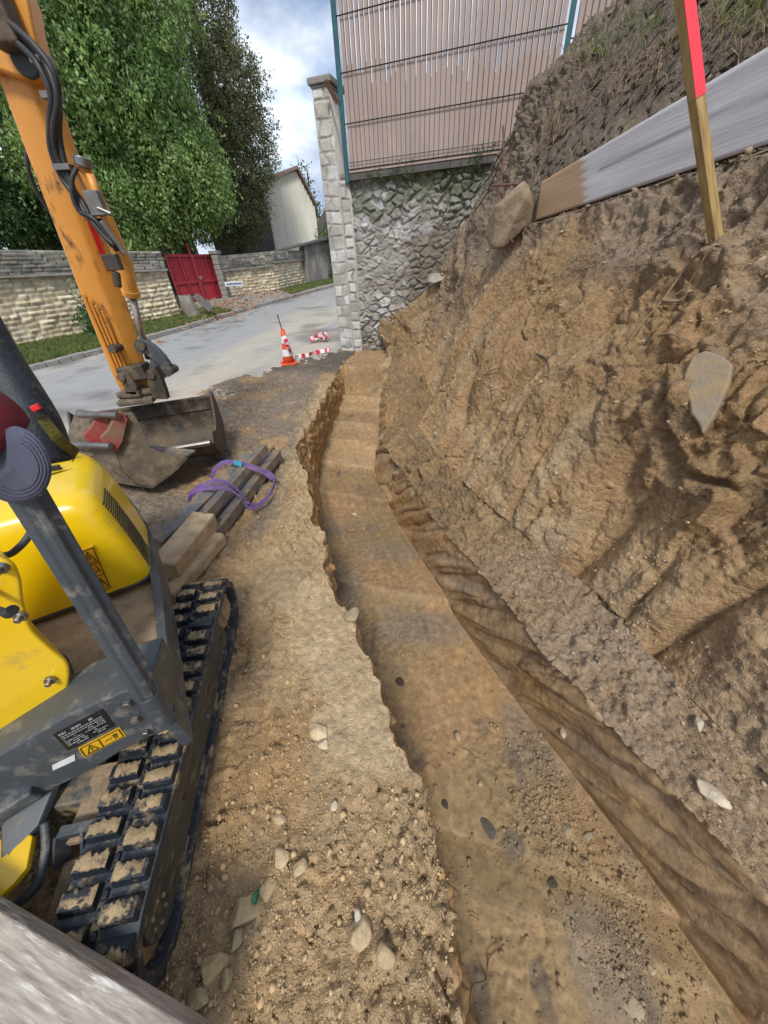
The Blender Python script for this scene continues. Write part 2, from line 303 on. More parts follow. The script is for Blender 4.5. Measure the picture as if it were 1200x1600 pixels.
tR=[ # y, E, F, G, H, I, J, K, L   (x,z pairs)
 (-3, 2.55,-.16, 3.2,.05, 3.75,1.1, 4.3,1.9, 4.6,2.3, 5.1,2.9, 5.8,3.3, 12,3.5),
 (-.6,1.53,-.14,2.1,.02,2.65,1.1, 3.25,1.95,3.5,2.3, 4.0,2.9, 4.7,3.4, 12,3.6),
 (.24,1.205,-.13,1.54,0., 2.05,1.1, 2.75,1.95,3.05,2.3,3.6,2.95,4.3,3.4, 12,3.6),
 (.47,1.11,-.13,1.44,0., 1.93,1.1, 2.65,1.92,3.0,2.3, 3.5,2.95,4.2,3.4, 12,3.6),
 (.9, .935,-.13,1.36,-.02,1.80,1.1, 2.52,1.9,2.85,2.3,3.4,2.95,4.1,3.45,12,3.6),
 (1.3,.80,-.13,1.26,-.01,1.68,1.05,2.42,1.85,2.75,2.3,3.3,3.0,4.0,3.5, 12,3.6),
 (1.65,.685,-.13,1.08,.02,1.58,1.05,2.32,1.83,2.62,2.3,3.2,3.05,3.9,3.5,12,3.6),
 (2.5,.42,-.13,.76,.05, 1.32,1.05,1.98,1.74,2.3,2.35,2.85,3.1,3.6,3.55,12,3.65),
 (3.3,.18,-.12,.55,.08, 1.12,1.05,1.76,1.78,2.02,2.4,2.5,3.15,3.3,3.55,12,3.65),
 (4.1,.03,-.13, .45,.05, 1.02,1.08,1.46,1.83,1.7,2.4, 2.15,3.1,2.9,3.5, 12,3.65),
 (4.4,.08,-.15,.75,.08, 1.12,1.15,1.42,1.9,1.66,2.45,2.05,3.08,2.8,3.5,12,3.65),
 (5.0,.14,-.05,.74,.12, 1.18,1.1, 1.50,1.95,1.68,2.5,1.95,3.05,2.7,3.55,12,3.65),
 (5.6,.2,.1,  .72,.38, 1.12,1.1,  1.45,1.95,1.60,2.55,1.80,3.05,2.6,3.58,12,3.7),
 (6.1,.3,.27, .66,.55, 1.08,1.2,  1.42,1.95,1.72,2.6,2.15,3.25,2.7,3.58,12,3.7),
 (6.5,.3,.40, .64,.72, 1.12,1.35, 1.42,1.9, 1.90,2.7,2.4,3.35,2.9,3.58,12,3.7),
 (7.1,.1,.70, .5,.98, 1.05,1.5, 1.46,2.05, 1.98,2.7,2.5,3.35,3.1,3.58,12,3.7),
 (9,.1,.8,  .5,1.1,1.05,1.5,1.46,2.0,1.9,2.7,2.5,3.4,3.1,3.58,12,3.7)]
ys=np.concatenate([np.arange(-1.6,-.3,.04),np.arange(-.3,1.6,.0085),np.arange(1.6,3.4,.011),np.arange(3.4,7.6,.017)])
STEPS=((.37,.045,.006),(.57,.075,.006),(2.1,.07,.05),(3.33,.14,.018),(3.95,.08,.02),(4.5,.09,.02),(4.95,.09,.02),(5.35,.08,.02),(5.7,.08,.02),(5.98,.06,.02))
def floor_z(y,x):
    q=y+.36*x+.012*np.sin(x*5+y)      # treads run square to the trench
    z=np.full_like(y,-.93)
    for y0,dh,wd in STEPS:
        z+=dh*ss(y0-wd,y0+wd,q)
    z+=.03*ss(.9,3.2,y)
    z+=(SLOPE*y+.0-z)*ss(6.12,6.2,y-.15*x)
    return z
segs=[('A',250),('BC',56),('CD',110),('DE',72),('EF',60),('FG',130),('GH',110),('HI',60),('IJ',66),('JK',50),('KL',34)]
ny=len(ys)
xb=interp(tB,ys)[:,0]; xc=interp(tC,ys)[:,0]; xd=interp(tD,ys)[:,0]; RR=interp(tR,ys)
# ragged lips
lipn=fbm(np.stack([ys*2.2,ys*0,ys*0+3],-1),4,5)*.06+vnoise(np.stack([ys*14,ys*0,ys*0+9],-1),9)*.022
fade=ss(-.1,.4,ys)*.7+.3
xb=xb+lipn*fade; xd=xd+vnoise(np.stack([ys*1.5,ys*0,ys*0],-1),11)*.012
RR=RR.copy(); RR[:,0]+=vnoise(np.stack([ys*2.5,ys*0,ys*0+4],-1),12)*.022; RR[:,1]+=vnoise(np.stack([ys*3.5,ys*0,ys*0+5],-1),13)*.04
for k in (2,4,6,8,10,12): RR[:,k]+=fbm(np.stack([ys*1.4,ys*0+k*3,ys*0],-1),3,20+k)*(.09 if k>2 else .05)
cols_=[];zone=[]
zb=gz(ys)+.0
def lerp(a,b,t): return a[:,None]*(1-t)[None,:]+b[:,None]*t[None,:]
X=[];Z=[];ZN=[];T=[]
for si,(nm,n) in enumerate(segs):
    t=np.linspace(0,1,n,endpoint=False)
    if nm=='A':
        t=1-(1-t)**1.7; x=lerp(np.minimum(xb-3.6,-4.2),xb,t); z=lerp(zb,zb,t)
    elif nm=='BC': tt=t; x=lerp(xb,xc,tt**1.3); z=lerp(zb,zb,t)  # z filled below
    elif nm=='CD': x=lerp(xc,xd,t); z=x*0
    elif nm=='DE': x=lerp(xd,RR[:,0],t); z=x*0
    else:
        k={'EF':0,'FG':2,'GH':4,'HI':6,'IJ':8,'JK':10,'KL':12}[nm]
        if nm=='KL': t=t**1.8
        x=lerp(RR[:,k],RR[:,k+2],t); z=lerp(RR[:,k+1],RR[:,k+3],t)
    X.append(x);Z.append(z);ZN.append(np.full(n,si));T.append(t)
X=np.hstack(X+[RR[:,14][:,None]]);Z=np.hstack(Z+[RR[:,15][:,None]]);ZN=np.concatenate(ZN+[[10]]);T=np.concatenate(T+[[1.]])
Y=np.repeat(ys[:,None],X.shape[1],1)
FZ=floor_z(Y,X)
endm=ss(6.1,6.3,Y)
s1=ZN==1; Z[:,s1]=(zb[:,None]*(1-T[s1])+FZ[:,s1]*T[s1]); s2=ZN==2; Z[:,s2]=FZ[:,s2]
s3=ZN==3; Z[:,s3]=FZ[:,s3]*(1-T[s3])+RR[:,1][:,None]*T[s3]
ztop=Z.copy()
# past the trench end the soil simply ramps up to the right
nc=X.shape[1]
P=np.stack([X,Y,Z],-1)
dc=np.gradient(P,axis=1); dr=np.gradient(P,axis=0); NR=np.cross(dc,dr); NR/=np.linalg.norm(NR,axis=-1,keepdims=True)+1e-9
# smooth normals along the profile a little
for _ in range(3):
    NR[:,1:-1]=(NR[:,:-2]+NR[:,1:-1]*2+NR[:,2:])/4
NR/=np.linalg.norm(NR,axis=-1,keepdims=True)+1e-9
p=P.reshape(-1,3); zn=np.tile(ZN,ny); tt=np.tile(T,ny); x,y,z=p[:,0],p[:,1],p[:,2]
d=np.zeros(len(p)); dist_lip=np.repeat(xb,nc)-x
big=fbm(p*1.3,4,31); med=fbm(p*5,5,41,.6); fin=fbm(p*24,4,51,.6)
wp=p+np.stack([fbm(p*3.1,3,61),fbm(p*3.1,3,62),fbm(p*3.1,3,63)],-1)*.10
A1,A2,fa=facet(wp*np.array([3.2,3.2,2.1]),64); B1,B2,fb=facet((wp+med[:,None]*.02)*np.array([9.,9.,6.5]),66); fa=fa*ss(0,.13,A2-A1)*1.2; fb=fb*ss(0,.16,B2-B1)*1.2; D1,D2,fd=facet(wp*24+fin[:,None]*.3,68); E1,E2,fe=facet(wp*52+fin[:,None]*.3,70)
Fb1,Fb2,wid2=worley(p*30+fin[:,None]*.5,71); clod2=(1-Fb1)*ss(0,.25,Fb2-Fb1)
Fc1,Fc2,_w=worley(p*13+fin[:,None]*.4,73); clod=(1-Fc1)*ss(0,.2,Fc2-Fc1)
isA=zn==0; isBC=zn==1; isCD=zn==2; isDE=zn==3; isEF=zn==4; up=zn>=5
crA=ss(.06,.0,A2-A1); crB=ss(.07,.0,B2-B1)
# left bank: the pale smooth shelf along the lip, trampled crumbs elsewhere
xm=np.interp(y,[.3,.6,.9,1.2,1.6],[.0,-.10,-.22,-.36,-.60])
shelf=np.clip(ss(.32,.10,np.abs(x-xm)+.16*med)*ss(.36,.66,y+.14*med)*ss(1.75,1.4,y+.14*med)*isA*1.15,0,1)
flatA=1-.88*shelf; far=ss(4.8,6.2,y)
rough=ss(-.35,.35,vnoise(p*1.9,72)+.5*med)
dA=(big*.035+med*.030+fin*.014+rough*(fd*.020+clod2*.018+fe*.008)+ss(.15,.55,vnoise(p*3.1,74)+.3*med)*(fb*.03+clod*.022)-.01*ss(.3,.7,np.abs(vnoise(np.stack([x*9+y*2,y*1.3,z],-1),75))))*flatA
ridge=ss(.55,.0,dist_lip)*ss(1.3,1.8,y)*(1-far)*.07+ss(.3,0,dist_lip)*ss(.7,-.2,y)*.03
dA=dA*(1-.5*far)+ridge*(.6+.9*med+.5*fb)
# footing dents and a scraped line on the shelf
dA=dA-.012*np.exp(-((x+.245-.75*(1.0-y)*.0)**2+(y-1.02)**2)/.0006)*isA
d=np.where(isA,dA,0.)
d=np.where(isBC,med*.035+fin*.014+(fb*.035+fd*.012)*ss(1.,.3,tt)+vnoise(p*np.array([3,16,2.5]),81)*.008,d)
d=np.where(isCD,big*.006+fin*.0028+med*.006+.012*ss(.0,.5,vnoise(p*np.array([3.5,3.5,0]),83))*(fd*1.2+.3)-.004*ss(.5,.9,vnoise(np.stack([x*24,y*1.5+x,z*0],-1),82)),d)
# right lower wall: bucket-tooth grooves raking down it
sl_=y*.95+z*1.15
gv=vnoise(np.stack([sl_*5.5+.6*vnoise(p*2.2,191),(z-y)*.9,x*.5],-1),91); gv2=fbm(np.stack([(y+z*.8)*10+vnoise(p*3,192)*.7,(z-y)*.8,x*.5],-1),2,92)
saw=(sl_*3.1+.5*vnoise(p*1.3,93))%1
groove=(1-np.abs(gv))**4*.8+(1-np.abs(gv2))**5*.5
d=np.where(isDE,(-groove*.05+.025+(saw-.5)*.06*ss(0,.3,tt)*ss(0,.25,1-saw)*ss(0,.25,saw)+med*.016*ss(0,.6,tt)+fin*.004+ss(.1,.5,med)*(fb*.04+fd*.01)*ss(.35,.9,tt))*ss(0,.14,tt),d)
efr=ss(-.4,.3,vnoise(p*2.3,94)+.2)
d=np.where(isEF,big*.05*ss(1.8,3.5,y)+med*.05+(fb*.035+clod*.022)*efr*(1+1.1*ss(1.6,3.5,y))+fa*.06*ss(1.8,3,y)+clod2*.018+fd*.014+fin*.008+fe*.007,d)
# bank face: big broken faces, tall bucket slots, fissures
gu=vnoise(np.stack([(y*.9+x*.45-z*.12)*3.6,z*.55,x*.6],-1),95); gu2=vnoise(np.stack([(y*.9+x*.45-z*.25)*9.5,z*1.1,x],-1),195)
gmask=ss(-.38,.0,vnoise(p*np.array([1.0,1.0,.7]),96))*ss(2.1,1.7,z)
rid=fbm(wp*np.array([2.4,3.2,1.3]),5,97,.55,True); rgh=fbm(wp*8,5,98,.68)
face_=(1-gmask*.75)
dU=big*.10+med*.03*face_+rid*.045+rgh*.034*face_+fin*.010+(fa*.10-crA*.012)*face_+(fb*.060)*face_*ss(-.4,.4,vnoise(p*1.7,99)+.1)+fd*.013*face_+fe*.006
dU+=-(1-np.abs(gu))**5*.13*gmask-(1-np.abs(gu2))**4*.04*gmask
crk=ss(.03,.0,np.abs(vnoise(wp*np.array([2.4,3.2,1.2]),100)+.3*med*.5))*ss(0,.3,vnoise(p*1.5,101))
dU-=crk*.035
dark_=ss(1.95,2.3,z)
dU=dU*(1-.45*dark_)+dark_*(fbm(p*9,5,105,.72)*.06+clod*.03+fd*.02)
d=np.where(up,dU,d); d=np.where(zn>=10,d*.5,d)
nrm=NR.reshape(-1,3).copy()
fl=isA|isCD; nrm[fl]=nrm[fl]*.3+np.array([0,0,.7])
wallmask=1-ss(7.0,7.5,y)*(x>-.7)*.0
p2=p+nrm*d[:,None]
# undercut lateral raggedness at lip
lipz=np.exp(-(dist_lip/.07)**2)*(isA|(isBC&(tt<.35)))
p2[:,0]+=lipz*fbm(np.stack([x*0,y*9,z*9],-1),3,101)*.035
p2[:,2]+=lipz*fbm(np.stack([x*6,y*11,z*0],-1),3,103)*.02
# the plank is cut into a ledge: keep the earth in front of it below its foot
BLx=np.array(AY(838,345,4.15)); BRx=np.array(AY(1200,226,2.62)); dpl=BRx-BLx; Lpl=np.hypot(dpl[0],dpl[1]); npl=np.array([dpl[1],-dpl[0]])/Lpl; npl=npl*(-1 if npl[0]>0 else 1)
sp_=((p2[:,0]-BLx[0])*dpl[0]+(p2[:,1]-BLx[1])*dpl[1])/Lpl; dp_=(p2[:,0]-BLx[0])*npl[0]+(p2[:,1]-BLx[1])*npl[1]; zpl=BLx[2]+dpl[2]*sp_/Lpl
okp=(sp_>-.12)&(sp_<Lpl+1.7)&(dp_>-.02)&(dp_<.6)&up
lim=zpl-.012-.30*np.maximum(dp_,0)+med*.02
p2[:,2]=np.where(okp,np.minimum(p2[:,2],lim+np.minimum(0,p2[:,2]-lim)*0),p2[:,2])
okb=(sp_>-.25)&(sp_<Lpl+1.7)&(dp_<=-.0)&(dp_>-1.2)&up&(z<3.6)
xsh=np.where(okb&(dp_>-.30),ss(-.30,-.02,dp_)*.0,0)
limb=zpl+.20+1.9*np.maximum(-dp_-.03,0)+.06*med+.03*fb; exc=np.maximum(p2[:,2]-limb,0)
p2[:,2]=np.where(okb,p2[:,2]-exc*.85,p2[:,2])
bumpb=np.where(okb&(exc>0),fbm(np.stack([x*9,y*9,p[:,2]*5],-1),4,121,.65)*.06,0); p2[:,2]+=bumpb; p2[:,0]+=bumpb*.7
# dirt sheet dives under the road where the road shows
roadedge=np.interp(y,[-2,2,3.6,4.6,5.7,6.5,7.4,9],[-3.6,-3.5,-3.3,-3.0,-2.55,-1.7,-1.0,-.9])
under=ss(.25,-.35,x-roadedge+med*.25)*isA
p2[:,2]-=under*.07
# ---- soil colours (strata, dried crust, damp clay, darker in cracks and grooves)
def mixc(a,b,t): return a*(1-t)[:,None]+b*t[:,None]
c_=lambda *v: np.array(v)[None,:].repeat(len(p),0)
ochre=c_(.455,.297,.15); pale=c_(.57,.43,.265); brown=c_(.27,.185,.105); orange=c_(.36,.22,.10); greyb=c_(.30,.235,.17); dark=c_(.125,.10,.078); clay=c_(.27,.185,.092); grey=c_(.25,.225,.20)
cl=vnoise(p*1.7,111); cm=fbm(p*6,4,112,.6); cf=fbm(p*30,3,113,.6)
colA=mixc(ochre,brown,ss(.05,.6,cm+.35*cl)*.6); colA=mixc(colA,pale,ss(-.35,.45,cm*.6-cl*.3+ss(.7,0,dist_lip)*.5-.12)*.6); colA=mixc(colA,pale*.98,np.clip(shelf*1.2,0,1)*(.62+.3*ss(-.3,.3,cl+cm)))
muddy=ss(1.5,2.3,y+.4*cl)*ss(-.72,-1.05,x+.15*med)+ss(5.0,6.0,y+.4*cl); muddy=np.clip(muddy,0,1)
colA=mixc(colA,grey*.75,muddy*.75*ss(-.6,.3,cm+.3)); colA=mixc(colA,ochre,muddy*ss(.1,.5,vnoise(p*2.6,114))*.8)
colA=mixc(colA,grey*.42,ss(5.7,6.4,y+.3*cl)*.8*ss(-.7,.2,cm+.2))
colB=mixc(orange,brown,ss(-.2,.5,cm)*.6); colB=mixc(colB,ochre,ss(.5,0,tt)*.5)
clay=clay*.88; colC=mixc(clay,orange*.84,ss(-.1,.5,cl+cm*.4)*.8); colC=mixc(colC,grey*.62,ss(.2,.6,vnoise(p*2.3,115)+cm*.3)*.45); colC=mixc(colC,ochre*.85,ss(2.8,4.2,y)*.6)
q_=y+.36*x+.012*np.sin(x*5+y); stepi=sum(ss(a-.01,a+.01,q_) for a,_,_ in STEPS); colC=colC*(1+.24*(_h(np.round(stepi),stepi*0,stepi*0,5)-.5)*2)[:,None]
lipC=sum(np.exp(-((q_-a-.015)/.018)**2) for a,_,_ in STEPS); colC=mixc(colC,pale*.9,np.clip(lipC,0,1)*.22*ss(-.4,.3,med+.2))
sm=vnoise(np.stack([x*26+y*8,y*1.6,z*0],-1),117); colC=colC*(1+.10*sm)[:,None]; gC=colC.mean(1,keepdims=True); colC=(colC*.9+gC*.1*np.array([[1.08,1.02,.9]]))*1.05
colC=mixc(colC,dark*1.1,ss(.55,.75,vnoise(p*np.array([7,5,1]),118))*.7)
colD=mixc(orange*1.0,brown*1.05,ss(-.3,.5,cl+cm*.3)); colD=mixc(colD,ochre,ss(-.1,.5,cm)*.6)
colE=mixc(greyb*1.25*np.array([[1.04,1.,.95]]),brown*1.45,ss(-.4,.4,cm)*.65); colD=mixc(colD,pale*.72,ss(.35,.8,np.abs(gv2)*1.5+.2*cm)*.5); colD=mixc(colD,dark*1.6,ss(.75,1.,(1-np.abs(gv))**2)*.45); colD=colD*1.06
colE=mixc(colE,mixc(ochre*.8,brown,ss(-.4,.3,cm)),ss(1.2,2.2,y+.4*cl)*.95)
zz=p2[:,2]+.25*cl+.12*cm
lower=mixc(ochre,greyb,ss(1.1,.6,y+.3*cl)*.6); lower=mixc(lower,orange,ss(.1,.6,cm-cl*.3)*.6); lower=mixc(lower,brown*.9,ss(-.1,.4,fb)*.35)
colU=mixc(lower,mixc(orange*.95,brown,ss(-.1,.5,cm)*.7),ss(.35,.8,zz)); colU=mixc(colU,greyb*.95,ss(1.35,1.85,zz)*.75)
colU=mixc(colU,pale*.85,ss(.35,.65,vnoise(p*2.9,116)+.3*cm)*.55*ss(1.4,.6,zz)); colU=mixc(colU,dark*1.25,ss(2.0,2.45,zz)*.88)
colU=mixc(colU,greyb*.8,ss(4.4,4.9,y)*ss(.4,1.2,zz)*.6)
colU=mixc(colU,dark*.9,crk*.4); colU=mixc(colU,orange*1.05,gmask*.45*ss(1.8,1.2,zz)); colU=mixc(colU,pale*.78,gmask*.55*ss(.3,.75,np.abs(gu2)+.25*np.abs(gu))*ss(1.9,1.3,zz))
colU=mixc(colU,c_(.08,.085,.04),ss(3.5,3.65,p2[:,2]+.1*cm)*.6)
gU=colU.mean(1,keepdims=True); colU=(colU*.9+gU*np.array([[1.05,1.,.93]])*.10)*1.10
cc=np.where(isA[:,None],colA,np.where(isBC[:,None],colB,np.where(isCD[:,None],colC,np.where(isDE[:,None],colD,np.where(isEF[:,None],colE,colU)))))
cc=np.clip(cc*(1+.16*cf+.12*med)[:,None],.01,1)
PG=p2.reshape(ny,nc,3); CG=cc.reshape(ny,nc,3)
st=np.cumsum([0]+[n for _,n in segs])
def cut(name,c0,c1,material,label=None,smooth=False):
    V=PG[:,c0:c1+1].reshape(-1,3); Cc=CG[:,c0:c1+1].reshape(-1,3)
    o=link_mesh(name,V,gridfaces(ny,c1+1-c0),material,smooth=smooth,cols=Cc); return tag(o,label,None,None,'structure')
cut('ground',0,st[1],M['soil']); cut('trench',st[1],st[4],M['soilfine'],smooth=True); cut('earth_bank',st[4],nc-1,M['soil'])
def terrain_z(px_,py_):       # height of the left bank or trench near a point
    j=int(np.clip(np.searchsorted(ys,py_),0,ny-1)); i=int(np.argmin(np.abs(PG[j,:st[8],0]-px_))); return float(PG[j,i,2])
def bank_hit(px,py):          # first earth point along a photo ray
    r=ray(px,py); r=r/np.linalg.norm(r); v=PG.reshape(-1,3)-C0; t=v@r; dd=np.linalg.norm(v-t[:,None]*r,axis=1)/np.maximum(t,.3)
    k=np.where((dd<.012)&(t>0.2))[0]
    if len(k)==0: k=np.array([np.argmin(np.where(t>0,dd,9))])
    i=k[np.argmin(t[k])]; return Vector(PG.reshape(-1,3)[i]),Vector(nrm[i])
# outer ground sheet to the horizon, and road
def sheet(name,xs,ysv,zf,material,colf=None,kind='structure'):
    XX,YY=np.meshgrid(xs,ysv); ZZ=zf(XX,YY); V=np.stack([XX,YY,ZZ],-1).reshape(-1,3)
    return tag(link_mesh(name,V,gridfaces(len(ysv),len(xs)),material,smooth=True,cols=colf(V) if colf else None),kind=kind)
g0=np.concatenate([-np.geomspace(400,6,18),np.linspace(-5.4,8,24),np.geomspace(9,400,16)])
def gcol(V): return np.array([.3,.24,.15])[None,:]*(1+.2*fbm(V*.8,3,7))[:,None]
sheet('terrain',g0,np.concatenate([-np.geomspace(300,3,12),np.linspace(-2,30,40),np.geomspace(32,500,14)]),lambda x,y:np.where(y<60,SLOPE*y,2.4)-.13-1.2*ss(-4.5,-3.5,x)*ss(9.5,8.5,x)*ss(-2.6,-1.6,y)*ss(8.,7.2,y),M['soil'],gcol)
tag(bpy.data.objects['terrain'])

# ================================================================== ROAD SIDE
def rcol(V):
    a=np.array([.30,.298,.29]); mud=np.array([.46,.40,.31])
    q=V[:,0]-(.275*V[:,1]); t=ss(-.1,.5,fbm(np.stack([q*1.6,(V[:,1]+.275*V[:,0])*.25,V[:,2]*0],-1),4,201)+.9*np.exp(-((q+4.2)/1.1)**2)-.25)
    t=t*ss(18,9,V[:,1]); c=a[None,:]*(1-t*.75)[:,None]+mud[None,:]*(t*.75)[:,None]
    t2=ss(.15,.55,fbm(V*np.array([1,1,0])*1.3,4,202)+ss(-2.9,-1.6,q)*.35); return c*(1-.45*t2[:,None])*(1+.15*fbm(V*9,3,203))[:,None]
def strip(name,left,right,n,dz,material,colf=None,nc=24,kind='structure',rough=0,seed=0):
    L_=catmull(left,n); R_=catmull(right,n); k=min(len(L_),len(R_)); V=[]
    for i in range(k):
        for j in range(nc): V.append(L_[i].lerp(R_[i],j/(nc-1)))
    V=np.array(V); V[:,2]=SLOPE*V[:,1]+dz
    if rough: V[:,2]+=fbm(V*3,4,seed)*rough
    return tag(link_mesh(name,V,gridfaces(k,nc),material,smooth=True,cols=colf(V) if colf else None),kind=kind)
kl=[G(-420,705),G(-150,632),G(50,580),G(160,552),G(300,513),G(400,482),G(520,449),G(620,424)]
rr=[Vector((-2.6,2.2,0)),Vector((-2.4,3.6,0)),Vector((-2.0,5.3,0)),Vector((-.7,7.2,0)),Vector((.3,9.6,0)),Vector((1.5,13.5,0)),Vector((4.2,22,0)),Vector((9,38,0))]
strip('road',kl,rr,22,.0,M['asphalt'],rcol,60,rough=.006,seed=4)
def kerbmesh():
    mb=MB(); pts=catmull(kl,5); 
    for i in range(len(pts)-1):
        a,b=pts[i],pts[i+1]; d=(b-a); 
        if d.length<.05: continue
        n=Vector((-d.y,d.x,0)).normalized(); q=a.lerp(b,.015); w=b.lerp(a,.015); j=random.uniform(-.008,.008)
        f=lambda c,z:[c+Vector((0,0,z)),c+n*.16+Vector((0,0,z))]
        A=f(q,-.05)+f(q,.10+j)[::-1]; B=f(w,-.05)+f(w,.10+j)[::-1]
        mb.hexa(A,B)
    return mb
kb=kerbmesh().build('kerb',M['kerb'],bevel=.02); tag(kb,kind='structure')
# verge between wall and kerb
WB=[G(-420,640),G(-150,588),G(0,552),G(140,527),G(285,495)]           # foot of the long left wall
def off(pts,d):
    o=[]
    for i,p in enumerate(pts):
        t=(Vector(pts[min(i+1,len(pts)-1)])-Vector(pts[max(i-1,0)])).normalized(); o.append(Vector(p)+Vector((-t.y,t.x,0))*d)
    return o
vl=[G(-420,638),G(-150,586),G(0,550),G(140,525),G(285,493),G(330,484)]
vr=off([G(-420,705),G(-150,632),G(50,580),G(160,552),G(300,513),G(372,490)],.14)
strip('verge',vl,vr,14,.07,M['grassbase'],None,14,rough=.03,seed=9)
dl=[G(283,478),G(357,468),G(433,457),G(492,443),G(530,430)]
dr_=off([G(345,498),G(390,485),G(440,470.5),G(490,457.5),G(560,440)],.14)
strip('gravel_drive',dl,dr_,14,.065,M['gravel'],None,14,rough=.015,seed=10)
vg=[G(440,456),G(492,442),G(530,430)]; vq=[G(455,463),G(500,450),G(545,440)]
strip('grass_strip',vg,vq,10,.085,M['grassbase'],None,8,rough=.02,seed=12)
# ---- grass blades and fallen leaves
def blades(name,label,polys,n,h,seed,kind='stuff'):
    r=np.random.default_rng(seed); V=[];F=[]
    for (a,b,c,d,m_) in polys:
        for _ in range(int(n*m_)):
            u,v=r.random(),r.random(); p=a.lerp(b,u).lerp(d.lerp(c,u),v); p=Vector((p.x,p.y,SLOPE*p.y+.07))
            hh=h*(.5+r.random()); an=r.random()*6.28; w=.012+.01*r.random(); dx,dy=math.cos(an)*w,math.sin(an)*w; lx,ly=(r.random()-.5)*hh,(r.random()-.5)*hh
            k=len(V); V+=[(p.x-dx,p.y-dy,p.z),(p.x+dx,p.y+dy,p.z),(p.x+lx,p.y+ly,p.z+hh)]; F.append((k,k+1,k+2))
    o=link_mesh(name,V,np.array(F),M['blade']); return tag(o,label,'grass',None,kind)
pl=[]
for i in range(len(vl)-1): pl.append((vl[i],vl[i+1],vr[i+1],vr[i],(vl[i+1]-vl[i]).length*(vl[i]-vr[i]).length))
for i in range(2): pl.append((vg[i],vg[i+1],vq[i+1],vq[i],(vg[i+1]-vg[i]).length*1.2))
blades('verge_grass','short grass with yellowing tufts along the foot of the cream stone wall',pl,1100,.07,3)
def leaves(name,label,spots,seed,mat_,size=.06):
    r=np.random.default_rng(seed); V=[];F=[]
    for (c,rx,ry,n,dz) in spots:
        for _ in range(n):
            p=Vector((c.x+r.normal()*rx,c.y+r.normal()*ry,0)); p.z=SLOPE*p.y+dz+r.random()*.03; a=r.random()*6.28; s=size*(.6+r.random())
            u=Vector((math.cos(a),math.sin(a),r.random()*.7-.3))*s; v=Vector((-math.sin(a),math.cos(a),r.random()*.7-.3))*s*.55; k=len(V)
            V+=[p-u,p-v,p+u,p+v]; F.append((k,k+1,k+2,k+3))
    return tag(link_mesh(name,V,np.array(F),mat_),label,'leaves',None,'stuff')
leaves('fallen_leaves','drift of rust brown fallen leaves before the red gate and along the kerb',
 [(G(335,485),.8,.9,700,.09),(G(390,470),1.2,.7,420,.09),(G(430,460),1.3,.5,260,.09),(G(350,497),.5,.9,240,.09),(G(130,556),.8,.2,50,.02),(G(215,537),.5,.15,60,.02),(G(250,505),1.,.5,160,.1)],5,M['leafdead'],.045)
